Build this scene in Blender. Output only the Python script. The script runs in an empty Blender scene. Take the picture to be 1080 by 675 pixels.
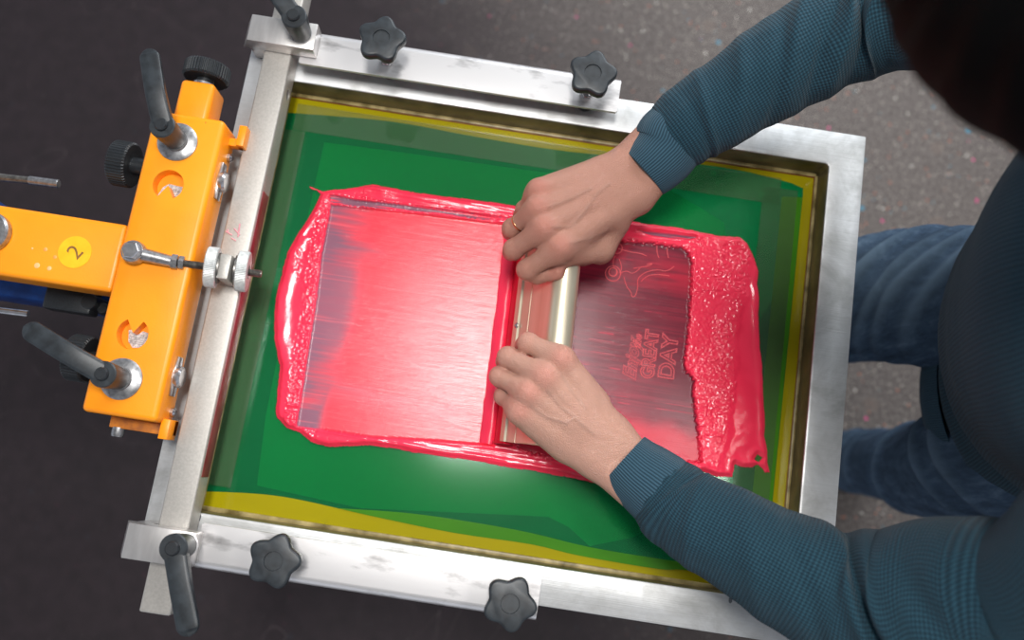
import bpy, bmesh, math, random
import numpy as np
from mathutils import Vector, Matrix
random.seed(7)
C = bpy.context.scene.collection
PI = math.pi
FLOOR = -0.90          # world z 0 is the top face of the screen frame, 0.90 m above the floor

# ------------------------------------------------------------------ camera
FPX, TILT, ROLL, CH = 880.0, math.radians(10.5), math.radians(8.8), 0.93
CR = Matrix.Rotation(TILT, 3, 'X') @ Matrix.Rotation(ROLL, 3, 'Z')
cam = bpy.data.cameras.new('camera'); co = bpy.data.objects.new('camera', cam); C.objects.link(co)
co.matrix_world = Matrix.Translation((0, 0, CH)) @ CR.to_4x4()
cam.sensor_width = 36; cam.lens = FPX / 1080 * 36; cam.clip_start = 0.01
cam.dof.use_dof = True; cam.dof.focus_distance = 0.89; cam.dof.aperture_fstop = 2.6
bpy.context.scene.camera = co

def at(px, py, z=0.0):
    """world point seen at photo pixel (px,py) on the horizontal plane z"""
    d = CR @ Vector((px - 540, -(py - 337.5), -FPX))
    s = (z - CH) / d.z
    return Vector((d.x * s, d.y * s, z))
def atx(px, py, z): return tuple(at(px, py, z))

# ------------------------------------------------------------------ materials
def lin(c):
    return tuple(((v / 255) / 12.92 if v / 255 <= .04045 else ((v / 255 + .055) / 1.055) ** 2.4) for v in c) + (1.0,)

class M:
    def __init__(s, name):
        s.m = bpy.data.materials.new(name); s.m.use_nodes = True
        s.t = s.m.node_tree; s.n = s.t.nodes; s.b = s.n['Principled BSDF']
        s.tc = None
    def link(s, a, b): s.t.links.new(a, b)
    def node(s, k, **kw):
        n = s.n.new(k)
        for a, v in kw.items(): setattr(n, a, v)
        return n
    def coords(s, kind='Object', scale=(1, 1, 1), rot=(0, 0, 0)):
        tc = s.node('ShaderNodeTexCoord'); mp = s.node('ShaderNodeMapping')
        s.link(tc.outputs[kind], mp.inputs[0]); mp.inputs['Scale'].default_value = scale
        mp.inputs['Rotation'].default_value = rot
        return mp.outputs[0]
    def noise(s, scale, detail=4, rough=.55, vec=None, dist=0):
        n = s.node('ShaderNodeTexNoise'); n.inputs['Scale'].default_value = scale
        n.inputs['Detail'].default_value = detail; n.inputs['Roughness'].default_value = rough
        n.inputs['Distortion'].default_value = dist
        s.link(vec if vec is not None else s.coords(), n.inputs['Vector'])
        return n.outputs['Fac']
    def voro(s, scale, vec=None, feature='F1'):
        n = s.node('ShaderNodeTexVoronoi'); n.inputs['Scale'].default_value = scale; n.feature = feature
        s.link(vec if vec is not None else s.coords(), n.inputs['Vector'])
        return n
    def ramp(s, fac, stops):
        r = s.node('ShaderNodeValToRGB'); s.link(fac, r.inputs[0])
        e = r.color_ramp.elements
        while len(e) < len(stops): e.new(.5)
        for k, (p, c) in enumerate(stops):
            e[k].position = p; e[k].color = c if len(c) == 4 else lin(c)
        return r.outputs[0]
    def mix(s, fac, a, b, mode='MIX'):
        n = s.node('ShaderNodeMix'); n.data_type = 'RGBA'; n.blend_type = mode
        for i, v in ((0, fac), (6, a), (7, b)):
            if hasattr(v, 'links'): s.link(v, n.inputs[i])
            elif i == 0: n.inputs[0].default_value = v
            else: n.inputs[i].default_value = v if len(v) == 4 else lin(v)
        return n.outputs[2]
    def math(s, op, a, b=0.0, c=0.0):
        n = s.node('ShaderNodeMath'); n.operation = op
        for i, v in enumerate((a, b, c)):
            if hasattr(v, 'links'): s.link(v, n.inputs[i])
            else: n.inputs[i].default_value = v
        return n.outputs[0]
    def bump(s, h, dist=.001, strength=1.0):
        n = s.node('ShaderNodeBump'); n.inputs['Distance'].default_value = dist
        n.inputs['Strength'].default_value = strength
        s.link(h, n.inputs['Height']); s.link(n.outputs[0], s.b.inputs['Normal'])
    def set(s, color=None, rough=None, metal=None, **kw):
        for k, v in (('Base Color', color), ('Roughness', rough), ('Metallic', metal)):
            if v is None: continue
            if hasattr(v, 'links'): s.link(v, s.b.inputs[k])
            else: s.b.inputs[k].default_value = (v if len(v) == 4 else lin(v)) if k == 'Base Color' else v
        for k, v in kw.items(): s.b.inputs[k.replace('_', ' ')].default_value = v
        return s

def grain_mat(name, c1, c2, scale, rough, metal=0, bump=0.0, stretch=(1, 1, 1), spec=.5, lo=.35, hi=.65, detail=5):
    m = M(name); v = m.coords(scale=stretch); f = m.noise(scale, detail, vec=v)
    m.set(m.ramp(f, [(lo, c1), (hi, c2)]), rough, metal)
    m.b.inputs['Specular IOR Level'].default_value = spec
    if bump: m.bump(f, bump)
    return m.m

def frame_mat():
    m = M('worn_aluminium')
    a = m.noise(900, 2, vec=m.coords(scale=(.02, 1, 1)))
    b = m.noise(14, 5, .65, dist=.4)
    c = m.ramp(b, [(.30, (168, 168, 166)), (.5, (205, 206, 206)), (.7, (224, 226, 228))])
    c = m.mix(m.math('MULTIPLY', a, .25), c, (120, 120, 120))
    sp = m.voro(30, m.coords(scale=(1, .55, 1))); dn = m.noise(60, 3)
    f = m.math('LESS_THAN', m.math('ADD', sp.outputs['Distance'], m.math('MULTIPLY', dn, .22)), .158)
    c = m.mix(m.math('MULTIPLY', f, .75), c, (38, 50, 62))
    m.set(c, m.ramp(b, [(.3, (.5, .5, .5, 1)), (.7, (.34, .34, .34, 1))]), .5)
    m.bump(a, .00015)
    return m.m
MAT = {}
MAT['frame'] = frame_mat()
MAT['bar'] = grain_mat('satin_steel_bar', (176, 172, 166), (188, 184, 178), 420, .48, .5, .00004)
MAT['block'] = grain_mat('machined_aluminium', (190, 187, 185), (215, 212, 210), 60, .34, .75, .00005, (1, .2, 1))
MAT['plate'] = grain_mat('clamp_plate_metal', (120, 118, 118), (224, 222, 222), 26, .36, .72, .00008, (.6, 1.6, 1), lo=.27, hi=.46)
MAT['chrome'] = grain_mat('bright_zinc', (175, 175, 178), (215, 215, 218), 120, .25, .95)
MAT['zinc'] = grain_mat('dull_zinc', (140, 140, 142), (185, 185, 186), 200, .35, .9, .0001)
MAT['wheel'] = grain_mat('pale_knurled_zinc', (186, 188, 186), (212, 214, 212), 200, .5, .5, .0001)
MAT['dark_steel'] = grain_mat('dark_steel', (96, 94, 91), (138, 135, 130), 200, .4, .85)
MAT['plastic'] = grain_mat('black_plastic', (26, 29, 32), (38, 42, 46), 700, .36, 0, .0001)
MAT['plastic2'] = grain_mat('dusty_black_plastic', (26, 30, 34), (44, 50, 55), 90, .42, 0, .00008)
def yellow():
    m = M('orange_yellow_paint')
    f = m.noise(9, 4); c = m.ramp(f, [(.3, (244, 140, 4)), (.7, (250, 155, 14))])
    v = m.voro(38); dn = m.noise(90, 3)
    k = m.math('LESS_THAN', m.math('ADD', v.outputs['Distance'], m.math('MULTIPLY', dn, .3)), .17)
    c = m.mix(m.math('MULTIPLY', k, .5), c, (140, 84, 36))
    m.set(c, .38, 0); m.bump(m.noise(500, 2), .0001)
    return m.m
MAT['yellow'] = yellow()
MAT['rusty_yellow'] = grain_mat('dirty_orange_paint', (150, 86, 38), (214, 128, 30), 60, .5, 0, .0002)
MAT['blue'] = grain_mat('blue_enamel', (14, 46, 104), (24, 70, 140), 40, .35)
MAT['hole'] = grain_mat('dark_bore', (14, 13, 12), (24, 22, 20), 50, .8)

def floor_mat():
    m = M('workshop_floor')
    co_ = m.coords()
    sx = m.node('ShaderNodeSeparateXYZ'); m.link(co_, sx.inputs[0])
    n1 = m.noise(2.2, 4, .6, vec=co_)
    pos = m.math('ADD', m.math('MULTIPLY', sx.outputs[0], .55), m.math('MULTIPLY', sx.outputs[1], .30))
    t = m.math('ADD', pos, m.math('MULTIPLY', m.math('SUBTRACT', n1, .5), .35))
    t = m.ramp(t, [(.08, (0, 0, 0, 1)), (.5, (1, 1, 1, 1))])  # light falloff painted into the colour: dark lower left, pale upper right
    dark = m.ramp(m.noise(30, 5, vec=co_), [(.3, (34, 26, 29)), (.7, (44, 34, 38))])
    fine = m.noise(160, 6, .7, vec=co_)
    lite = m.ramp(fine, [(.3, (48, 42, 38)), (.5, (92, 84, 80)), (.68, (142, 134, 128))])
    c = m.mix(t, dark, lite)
    # dropped paint and grit, denser towards the side painted brighter
    for sc, th, col, amt in ((26, .06, (205, 200, 190), .9), (17, .045, (222, 80, 140), .95), (13, .05, (70, 140, 165), .85), (33, .05, (80, 150, 170), .7), (46, .08, (190, 184, 176), .6),
                             (60, .16, (170, 160, 150), .55), (41, .10, (190, 110, 80), .6), (9, .14, (112, 98, 90), .5), (75, .16, (40, 35, 35), .6)):
        vv = m.coords(scale=(1, 1.0, 1), rot=(0, 0, sc)); v = m.voro(sc, vv)
        wob = m.math('MULTIPLY', m.noise(sc * 2.2, 4, .7, vec=co_, dist=.6), .20)
        k = m.math('LESS_THAN', m.math('ADD', v.outputs['Distance'], wob), th + .115)
        k = m.math('MULTIPLY', m.math('MULTIPLY', k, amt), m.math('ADD', m.math('MULTIPLY', t, .95), .02))
        c = m.mix(k, c, col)
    # long pale scratches
    w = m.noise(1.6, 3, .5, vec=co_, dist=1.2)
    k = m.math('LESS_THAN', m.math('ABSOLUTE', m.math('SUBTRACT', w, .5)), .0007)
    c = m.mix(m.math('MULTIPLY', k, .22), c, (110, 98, 98))
    m.set(c, .62, 0); m.b.inputs['Specular IOR Level'].default_value = .35
    m.bump(fine, .0006)
    return m.m
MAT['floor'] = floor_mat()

def sheet_mat(name, c1, c2, trans, tint, rough=.12):
    m = M(name)
    f = m.noise(5, 5, .6, vec=m.coords(scale=(.5, 1.4, 1)))
    m.set(m.ramp(f, [(.3, c1), (.7, c2)]), rough, 0)
    m.bump(m.noise(6, 1), .0002)
    tr = m.node('ShaderNodeBsdfTransparent'); tr.inputs[0].default_value = tint
    gl = m.node('ShaderNodeBsdfGlossy'); gl.inputs['Roughness'].default_value = rough
    m.b.inputs['Specular IOR Level'].default_value = 0
    mx = m.node('ShaderNodeMixShader'); mx.inputs[0].default_value = trans
    m.link(m.b.outputs[0], mx.inputs[1]); m.link(tr.outputs[0], mx.inputs[2])
    fr = m.node('ShaderNodeFresnel'); fr.inputs[0].default_value = 1.45
    m2 = m.node('ShaderNodeMixShader')
    m.link(fr.outputs[0], m2.inputs[0]); m.link(mx.outputs[0], m2.inputs[1]); m.link(gl.outputs[0], m2.inputs[2])
    m.link(m2.outputs[0], m.n['Material Output'].inputs[0])
    return m.m
MAT['emulsion'] = sheet_mat('green_emulsion', (20, 120, 72), (28, 138, 84), .62, (.10, .82, .44, 1))
MAT['emulsion_thin'] = sheet_mat('thin_green_emulsion', (66, 136, 34), (86, 150, 40), .35, (.45, .9, .25, 1))
MAT['mesh'] = sheet_mat('yellow_polyester_mesh', (158, 146, 12), (176, 162, 20), .15, (.8, .75, .3, 1))
MAT['glue'] = grain_mat('stained_glue', (96, 82, 40), (178, 160, 110), 40, .4, 0, .0004, (1, 1, 1))
MAT['gluered'] = grain_mat('ink_stained_edge', (110, 34, 22), (150, 92, 44), 50, .5, 0, .0002)
MAT['shirt'] = grain_mat('grey_cotton_jersey', (232, 232, 232), (244, 244, 244), 300, .9, 0, .0003)
MAT['board'] = grain_mat('dark_platen_rubber', (16, 18, 18), (28, 30, 30), 60, .7)

def ink_mat(name, attr=True, col=(236, 30, 62), rough=.2):
    m = M(name)
    if attr:
        a = m.node('ShaderNodeVertexColor'); a.layer_name = 'coverage'
        m.link(a.outputs[0], m.b.inputs['Base Color'])
        m.link(m.ramp(a.outputs[1], [(0, (.22, .22, .22, 1)), (1, (.17, .17, .17, 1))]), m.b.inputs['Roughness'])
        st = m.noise(1, 3, .6, vec=m.coords(scale=(14, 1100, 1)))
        lum = m.noise(260, 3, .6)
        h = m.mix(a.outputs[1], st, lum)
        m.bump(h, .00014)
    else:
        m.set(col, rough, 0)
    m.b.inputs['Specular IOR Level'].default_value = .42
    return m.m
MAT['ink'] = ink_mat('wet_pink_ink')
MAT['ink_plain'] = ink_mat('pink_ink', False, (250, 52, 86), .3)
MAT['ink_dark'] = ink_mat('pink_ink_on_blade', False, (205, 14, 44), .3)
MAT['stencil'] = ink_mat('stencil_lines', False, (236, 96, 104), .5)
MAT['handle'] = grain_mat('anodised_handle', (206, 196, 170), (222, 212, 190), 60, .40, .7, .00004, (1, .03, 1))
MAT['steel_roll'] = MAT['handle']

def knit(name, rib=False):
    m = M(name)
    tc = m.node('ShaderNodeTexCoord'); s = m.node('ShaderNodeSeparateXYZ'); m.link(tc.outputs['UV'], s.inputs[0])
    u, v = s.outputs[0], s.outputs[1]
    if rib:
        h = m.math('SINE', m.math('MULTIPLY', u, 2 * PI / .0026)); h = m.math('ADD', m.math('MULTIPLY', h, .5), .5)
        c = m.ramp(h, [(.1, (30, 54, 68)), (.7, (56, 86, 102))]); d = .0008
    else:
        k = 2 * PI / .0050
        a = m.math('MULTIPLY', m.math('ADD', u, v), k * .72); b = m.math('MULTIPLY', m.math('SUBTRACT', u, v), k * .72)
        h = m.math('MULTIPLY', m.math('SINE', a), m.math('SINE', b)); h = m.math('ADD', m.math('MULTIPLY', h, .5), .5)
        h = m.math('ADD', h, m.math('MULTIPLY', m.math('SUBTRACT', m.noise(700, 2), .5), .5))
        c = m.ramp(h, [(.2, (19, 41, 52)), (.6, (29, 60, 74)), (.95, (40, 73, 87))]); d = .0009
    m.set(c, .85, 0); m.b.inputs['Sheen Weight'].default_value = .08
    m.b.inputs['Specular IOR Level'].default_value = .2
    m.bump(h, d)
    return m.m
MAT['knit'] = knit('teal_waffle_knit'); MAT['rib'] = knit('teal_rib_knit', True)

def denim():
    m = M('blue_denim')
    tc = m.node('ShaderNodeTexCoord'); s = m.node('ShaderNodeSeparateXYZ'); m.link(tc.outputs['UV'], s.inputs[0])
    h = m.math('SINE', m.math('MULTIPLY', m.math('ADD', s.outputs[0], m.math('MULTIPLY', s.outputs[1], .6)), 2 * PI / .0022))
    st = m.noise(60, 5, .7, vec=m.coords(scale=(1, 1, .25)))
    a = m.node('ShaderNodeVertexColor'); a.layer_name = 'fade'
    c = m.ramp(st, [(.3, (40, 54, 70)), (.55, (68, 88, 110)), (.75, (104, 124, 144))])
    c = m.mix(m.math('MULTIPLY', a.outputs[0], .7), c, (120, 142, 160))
    c = m.mix(m.math('MULTIPLY', m.math('ADD', h, 1), .10), c, (24, 34, 52))
    m.set(c, .9, 0); m.b.inputs['Specular IOR Level'].default_value = .15
    m.bump(m.math('ADD', m.math('MULTIPLY', h, .3), st), .0006)
    return m.m
MAT['denim'] = denim()
def skin():
    m = M('skin')
    a = m.node('ShaderNodeVertexColor'); a.layer_name = 'tone'
    n = m.noise(40, 5, .6)
    c = m.mix(m.math('MULTIPLY', n, .3), a.outputs[0], (206, 150, 132))
    m.set(c, .42, 0)
    b = m.b; b.inputs['Subsurface Weight'].default_value = .12; b.inputs['Subsurface Radius'].default_value = (.010, .004, .002)
    b.inputs['Subsurface Scale'].default_value = .5; b.inputs['Specular IOR Level'].default_value = .38
    v = m.voro(520, m.coords(scale=(1, 1, 1)), 'DISTANCE_TO_EDGE')
    h = m.math('ADD', m.math('MINIMUM', m.math('MULTIPLY', v.outputs['Distance'], 3), .6), m.math('MULTIPLY', m.noise(90, 4), 1.6))
    m.bump(h, .0007)
    return m.m
MAT['skin'] = skin()
MAT['hair'] = grain_mat('black_hair', (4, 4, 4), (9, 8, 8), 400, .7, 0, .001, (1, 1, .1), spec=.1)
MAT['shoe'] = grain_mat('black_shoe', (18, 17, 18), (30, 29, 30), 80, .5)
MAT['sole'] = grain_mat('shoe_sole', (40, 38, 36), (60, 56, 52), 80, .7)
MAT['gold'] = grain_mat('rose_gold', (225, 150, 105), (240, 172, 120), 100, .2, 1)
MAT['sticker'] = grain_mat('yellow_sticker', (246, 176, 8), (255, 190, 24), 60, .45)
MAT['marker'] = grain_mat('marker_ink', (120, 84, 30), (140, 96, 40), 60, .6)
MAT['label'] = grain_mat('silver_scale', (150, 150, 150), (225, 225, 225), 500, .4, .2)

# ------------------------------------------------------------------ object helpers
WL = {}
def tag(o, label, cat=None, group=None, kind=None):
    o['label'] = label
    if cat: o['category'] = cat
    if group: o['group'] = group
    if kind: o['kind'] = kind
    return o
def thing(name, loc, label, cat, group=None):
    o = bpy.data.objects.new(name, None); C.objects.link(o); o.location = loc; o.empty_display_size = .05
    WL[o.name] = Vector(loc); tag(o, label, cat, group); return o
def link_mesh(name, me, mat, parent=None, org=None, smooth=True, angle=35):
    """mesh given in world coordinates; it becomes a child of parent with its origin at org"""
    base = WL[parent.name] if parent else Vector((0, 0, 0))
    if org is None:
        if len(me.vertices):
            a = np.empty(len(me.vertices) * 3); me.vertices.foreach_get('co', a); a = a.reshape(-1, 3)
            org = Vector(((a[:, 0].min() + a[:, 0].max()) / 2, (a[:, 1].min() + a[:, 1].max()) / 2, a[:, 2].min()))
        else: org = base
    org = Vector(org)
    me.transform(Matrix.Translation(-org))
    me.materials.append(mat)
    if smooth:
        me.shade_smooth()
        if angle: me.set_sharp_from_angle(angle=math.radians(angle))
    o = bpy.data.objects.new(name, me); C.objects.link(o)
    WL[o.name] = org
    if parent: o.parent = parent; o.location = org - base
    else: o.location = org
    return o

class MB:
    def __init__(s): s.bm = bmesh.new()
    def _merge(s, b, bevel, seg, mtx=None):
        if bevel:
            ed = [e for e in b.edges if len(e.link_faces) == 2 and e.calc_face_angle(0) > math.radians(30)]
            bmesh.ops.bevel(b, geom=ed, offset=bevel, segments=seg, profile=.5, affect='EDGES', clamp_overlap=True)
        me = bpy.data.meshes.new('t'); b.to_mesh(me); b.free()
        if mtx is not None: me.transform(mtx)
        s.bm.from_mesh(me); bpy.data.meshes.remove(me)
        return s
    def box(s, x0, x1, y0, y1, z0, z1, bevel=.001, seg=2, rot=0, piv=None):
        b = bmesh.new(); bmesh.ops.create_cube(b, size=1)
        bmesh.ops.scale(b, vec=(x1 - x0, y1 - y0, z1 - z0), verts=b.verts)
        c = Vector(((x0 + x1) / 2, (y0 + y1) / 2, (z0 + z1) / 2))
        m = Matrix.Translation(c) @ Matrix.Rotation(rot, 4, 'Z')
        return s._merge(b, bevel, seg, m)
    def prism(s, pts, z0, z1, bevel=.001, seg=2, mtx=None):
        b = bmesh.new(); vs = [b.verts.new((p[0], p[1], z0)) for p in pts]
        f = b.faces.new(vs); b.normal_update()
        if f.normal.z > 0: f.normal_flip()
        r = bmesh.ops.extrude_face_region(b, geom=[f])
        bmesh.ops.translate(b, vec=(0, 0, z1 - z0), verts=[v for v in r['geom'] if isinstance(v, bmesh.types.BMVert)])
        bmesh.ops.recalc_face_normals(b, faces=b.faces)
        return s._merge(b, bevel, seg, mtx)
    def lathe(s, prof, p0, axis, seg=48):
        """profile [(r, h)] around axis from p0"""
        b = bmesh.new(); rings = []
        for r, h in prof:
            if r < 1e-7: rings.append([b.verts.new((0, 0, h))])
            else: rings.append([b.verts.new((r * math.cos(2 * PI * k / seg), r * math.sin(2 * PI * k / seg), h)) for k in range(seg)])
        for a, c in zip(rings, rings[1:]):
            for k in range(seg):
                k2 = (k + 1) % seg
                if len(a) == 1 and len(c) == 1: continue
                if len(a) == 1: b.faces.new((a[0], c[k], c[k2]))
                elif len(c) == 1: b.faces.new((a[k], a[k2], c[0]))
                else: b.faces.new((a[k], a[k2], c[k2], c[k]))
        bmesh.ops.recalc_face_normals(b, faces=b.faces)
        q = Vector((0, 0, 1)).rotation_difference(Vector(axis).normalized()).to_matrix().to_4x4()
        return s._merge(b, 0, 0, Matrix.Translation(p0) @ q)
    def cyl(s, p0, p1, r, r1=None, ch=.0006, seg=40):
        p0, p1 = Vector(p0), Vector(p1); L = (p1 - p0).length; r1 = r if r1 is None else r1
        return s.lathe([(0, 0), (r - ch, 0), (r, ch), (r1, L - ch), (r1 - ch, L), (0, L)], p0, p1 - p0, seg)
    def mesh(s, name='m'):
        me = bpy.data.meshes.new(name); s.bm.to_mesh(me); s.bm.free(); return me
    def build(s, name, mat, parent=None, angle=35, org=None):
        return link_mesh(name, s.mesh(name), mat, parent, org, angle=angle)

def bool_cut(me, cutter_me):
    a = bpy.data.objects.new('a', me); b = bpy.data.objects.new('b', cutter_me)
    C.objects.link(a); C.objects.link(b)
    md = a.modifiers.new('b', 'BOOLEAN'); md.object = b; md.operation = 'DIFFERENCE'; md.solver = 'EXACT'
    dg = bpy.context.evaluated_depsgraph_get()
    r = bpy.data.meshes.new_from_object(a.evaluated_get(dg))
    bpy.data.objects.remove(a); bpy.data.objects.remove(b)
    return r

def text_mesh(body, size, mtx, depth=.0, outline=None, offset=0.0, shear=0.0):
    cu = bpy.data.curves.new('t', 'FONT'); cu.body = body; cu.size = size; cu.shear = shear; cu.offset = offset
    cu.resolution_u = 6
    if outline: cu.fill_mode = 'NONE'; cu.bevel_depth = outline
    else: cu.extrude = depth
    o = bpy.data.objects.new('t', cu); C.objects.link(o)
    dg = bpy.context.evaluated_depsgraph_get(); me = bpy.data.meshes.new_from_object(o.evaluated_get(dg))
    bpy.data.objects.remove(o); me.transform(mtx)
    return me
def join_meshes(ms):
    b = bmesh.new()
    for m in ms: b.from_mesh(m)
    me = bpy.data.meshes.new('j'); b.to_mesh(me); b.free(); return me
def tube_mesh(pts, r, seg=6):
    cu = bpy.data.curves.new('c', 'CURVE'); cu.dimensions = '3D'; cu.bevel_depth = r; cu.bevel_resolution = 2; cu.use_fill_caps = True
    sp = cu.splines.new('NURBS'); sp.points.add(len(pts) - 1); sp.use_endpoint_u = True; sp.order_u = 3
    for p, q in zip(sp.points, pts): p.co = (*q, 1)
    o = bpy.data.objects.new('t', cu); C.objects.link(o)
    dg = bpy.context.evaluated_depsgraph_get(); me = bpy.data.meshes.new_from_object(o.evaluated_get(dg))
    bpy.data.objects.remove(o); return me

# ------------------------------------------------------------------ floor
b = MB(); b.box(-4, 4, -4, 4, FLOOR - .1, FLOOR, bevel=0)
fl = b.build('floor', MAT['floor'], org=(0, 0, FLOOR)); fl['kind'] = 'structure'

# ------------------------------------------------------------------ screen frame
FX0, FX1, FY0, FY1, RW, FH = -.357, .3855, -.130, .459, .0415, .037
MZ = -FH
sf = thing('screen_frame', (.014, .165, MZ), 'large silver aluminium screen frame stretched with green coated yellow mesh', 'screen frame')
def frame_mesh():
    bm = bmesh.new()
    o = [(FX0, FY0), (FX1, FY0), (FX1, FY1), (FX0, FY1)]
    i = [(FX0 + RW, FY0 + RW), (FX1 - RW, FY0 + RW), (FX1 - RW, FY1 - RW), (FX0 + RW, FY1 - RW)]
    V = {}
    for nm, ps in (('o', o), ('i', i)):
        for k, p in enumerate(ps):
            for z in (0, MZ + .001): V[nm, k, z] = bm.verts.new((p[0], p[1], z))
    t, u = 0, MZ + .001
    for k in range(4):
        j = (k + 1) % 4
        bm.faces.new((V['o', k, t], V['o', j, t], V['i', j, t], V['i', k, t]))
        bm.faces.new((V['o', k, u], V['i', k, u], V['i', j, u], V['o', j, u]))
        bm.faces.new((V['o', k, u], V['o', j, u], V['o', j, t], V['o', k, t]))
        bm.faces.new((V['i', k, t], V['i', j, t], V['i', j, u], V['i', k, u]))
    bmesh.ops.recalc_face_normals(bm, faces=bm.faces)
    cor = [e for e in bm.edges if e.verts[0].co.xy == e.verts[1].co.xy and (FX0 + .01 < e.verts[0].co.x < FX1 - .01)]
    bmesh.ops.bevel(bm, geom=cor, offset=.005, segments=4, profile=.5, affect='EDGES')
    ed = [e for e in bm.edges if len(e.link_faces) == 2 and e.calc_face_angle(0) > math.radians(50)]
    bmesh.ops.bevel(bm, geom=ed, offset=.0018, segments=2, profile=.5, affect='EDGES')
    me = bpy.data.meshes.new('f'); bm.to_mesh(me); bm.free(); return me
fr_ = link_mesh('frame_rails', frame_mesh(), MAT['frame'], sf)
fr_.data.materials.append(grain_mat('stained_inner_wall', (62, 58, 36), (128, 118, 82), 26, .42, .35, .0001, (1, 1, 1), lo=.3, hi=.75))
for p_ in fr_.data.polygons:                     # emulsion and glue residue on the inner faces
    c_ = p_.center + fr_.location + sf.location
    if abs(p_.normal.z) < .3 and FX0 + .02 < c_.x < FX1 - .02 and FY0 + .02 < c_.y < FY1 - .02: p_.material_index = 1

def poly_sheet(pts, z, th=.0004):
    b_ = MB(); b_.prism(pts, z - th, z, bevel=0); return b_
ex0, ex1, ey0, ey1 = FX0 + RW, FX1 - RW, FY0 + RW, FY1 - RW
def px(l, z=MZ): return [tuple(at(a, b2, z)[:2]) for a, b2 in l]
def smooth_poly(p, n=4):
    out = []
    for k in range(len(p) - 1):
        p0 = p[max(k - 1, 0)]; p1 = p[k]; p2 = p[k + 1]; p3 = p[min(k + 2, len(p) - 1)]
        for j in range(n):
            t = j / n
            out.append(tuple(.5 * ((2 * p1[i]) + (-p0[i] + p2[i]) * t + (2 * p0[i] - 5 * p1[i] + 4 * p2[i] - p3[i]) * t * t + (-p0[i] + 3 * p1[i] - 3 * p2[i] + p3[i]) * t ** 3) for i in range(len(p1))))
    out.append(tuple(p[-1])); return out
bot = smooth_poly(px([(215, 518), (275, 521), (321, 528), (391, 544), (479, 562), (560, 574), (611, 586), (694, 600), (722, 601), (800, 612)]))
bot = [p for p in bot if p[0] < ex1 - .022]
bot[0] = (ex0 + .004, bot[0][1])
top = smooth_poly(px([(305, 119), (411, 128), (500, 144), (600, 160), (759, 176), (849, 197)]))
rx = at(842, 300, MZ).x
em = bot + [(.3255, bot[-1][1]), (.3285, .388)] + [(.3280, .397)] + top[::-1][1:] + [(ex0 + .004, top[0][1])]
# yellow mesh: a sheet with the emulsion window left open, so the coating covers only its own area
def ring_mesh(outer, inner, z, th=.0004):
    bm = bmesh.new()
    vo = [bm.verts.new((*p, z)) for p in outer]; vi = [bm.verts.new((*p, z)) for p in inner]
    eo = [bm.edges.new((vo[k], vo[(k + 1) % len(vo)])) for k in range(len(vo))]
    ei = [bm.edges.new((vi[k], vi[(k + 1) % len(vi)])) for k in range(len(vi))]
    bmesh.ops.triangle_fill(bm, edges=eo + ei, use_beauty=True)
    r = bmesh.ops.extrude_face_region(bm, geom=bm.faces[:])
    bmesh.ops.translate(bm, vec=(0, 0, -th), verts=[v for v in r['geom'] if isinstance(v, bmesh.types.BMVert)])
    bmesh.ops.recalc_face_normals(bm, faces=bm.faces)
    me = bpy.data.meshes.new('r'); bm.to_mesh(me); bm.free(); return me
g = .004
o = link_mesh('screen_mesh', ring_mesh([(ex0 - g, ey0 - g), (ex1 + g, ey0 - g), (ex1 + g, ey1 + g), (ex0 - g, ey1 + g)], em, MZ), MAT['mesh'], sf, angle=20)
tag(o, 'yellow polyester mesh')
o = poly_sheet(em, MZ + .0002, .0005).build('emulsion', MAT['emulsion'], sf, angle=20)
tag(o, 'glossy green stencil emulsion')
# thinner yellow-green overlap of the coating along the right and the bottom
band = smooth_poly(px([(356, 536), (430, 541), (500, 551), (560, 562), (622, 577), (700, 590), (770, 600)]))
band_b = [p for p in bot if band[0][0] < p[0]]
o = poly_sheet(band + band_b[::-1], MZ + .0006, .0003).build('emulsion_overlap', MAT['emulsion_thin'], sf, angle=20); tag(o, 'pale green thinner coat')
o = poly_sheet([(.302, bot[-1][1] + .002), (.3250, bot[-1][1] + .002), (.3280, .385), (.303, .382)], MZ + .0006, .0003).build('emulsion_overlap', MAT['emulsion_thin'], sf, angle=20)
tag(o, 'pale green thinner coat')
b = MB()
for (x0, x1, y0, y1) in ((ex0, ex1, ey1 - .0045, ey1 + .0005), (ex1 - .0035, ex1 + .0005, ey0, ey1), (ex0, ex1, ey0 - .0005, ey0 + .005), (ex0 - .0005, ex0 + .006, ey0, ey1)):
    b.box(x0, x1, y0, y1, MZ + .0004, MZ + .003, .0012)
o = b.build('glue_fillet', MAT['glue'], sf); tag(o, 'stained beige glue line')
b = MB()
b.box(ex0, ex1 - .0035, ey1 - .0055, ey1 - .0045, MZ + .0004, MZ + .0014, .0004); b.box(ex1 - .0042, ex1 - .0035, ey0, ey1 - .0045, MZ + .0004, MZ + .0014, .0004)
o = b.build('edge_stain', MAT['gluered'], sf); tag(o, 'rust red dried ink line')
# clear tape lines on the mesh
MAT['tape'] = sheet_mat('clear_tape', (150, 160, 130), (160, 170, 140), .93, (.93, .95, .93, 1), .06)
b = MB(); b.box(.279, .3215, -.07, .392, MZ + .0009, MZ + .0012, 0); b.box(-.30, .30, .371, .405, MZ + .0009, MZ + .0012, 0)
b.box(-.312, -.284, -.06, .37, MZ + .0009, MZ + .0012, 0)
o = b.build('clear_tape', MAT['tape'], sf, angle=20); tag(o, 'clear glossy tape strips')

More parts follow.
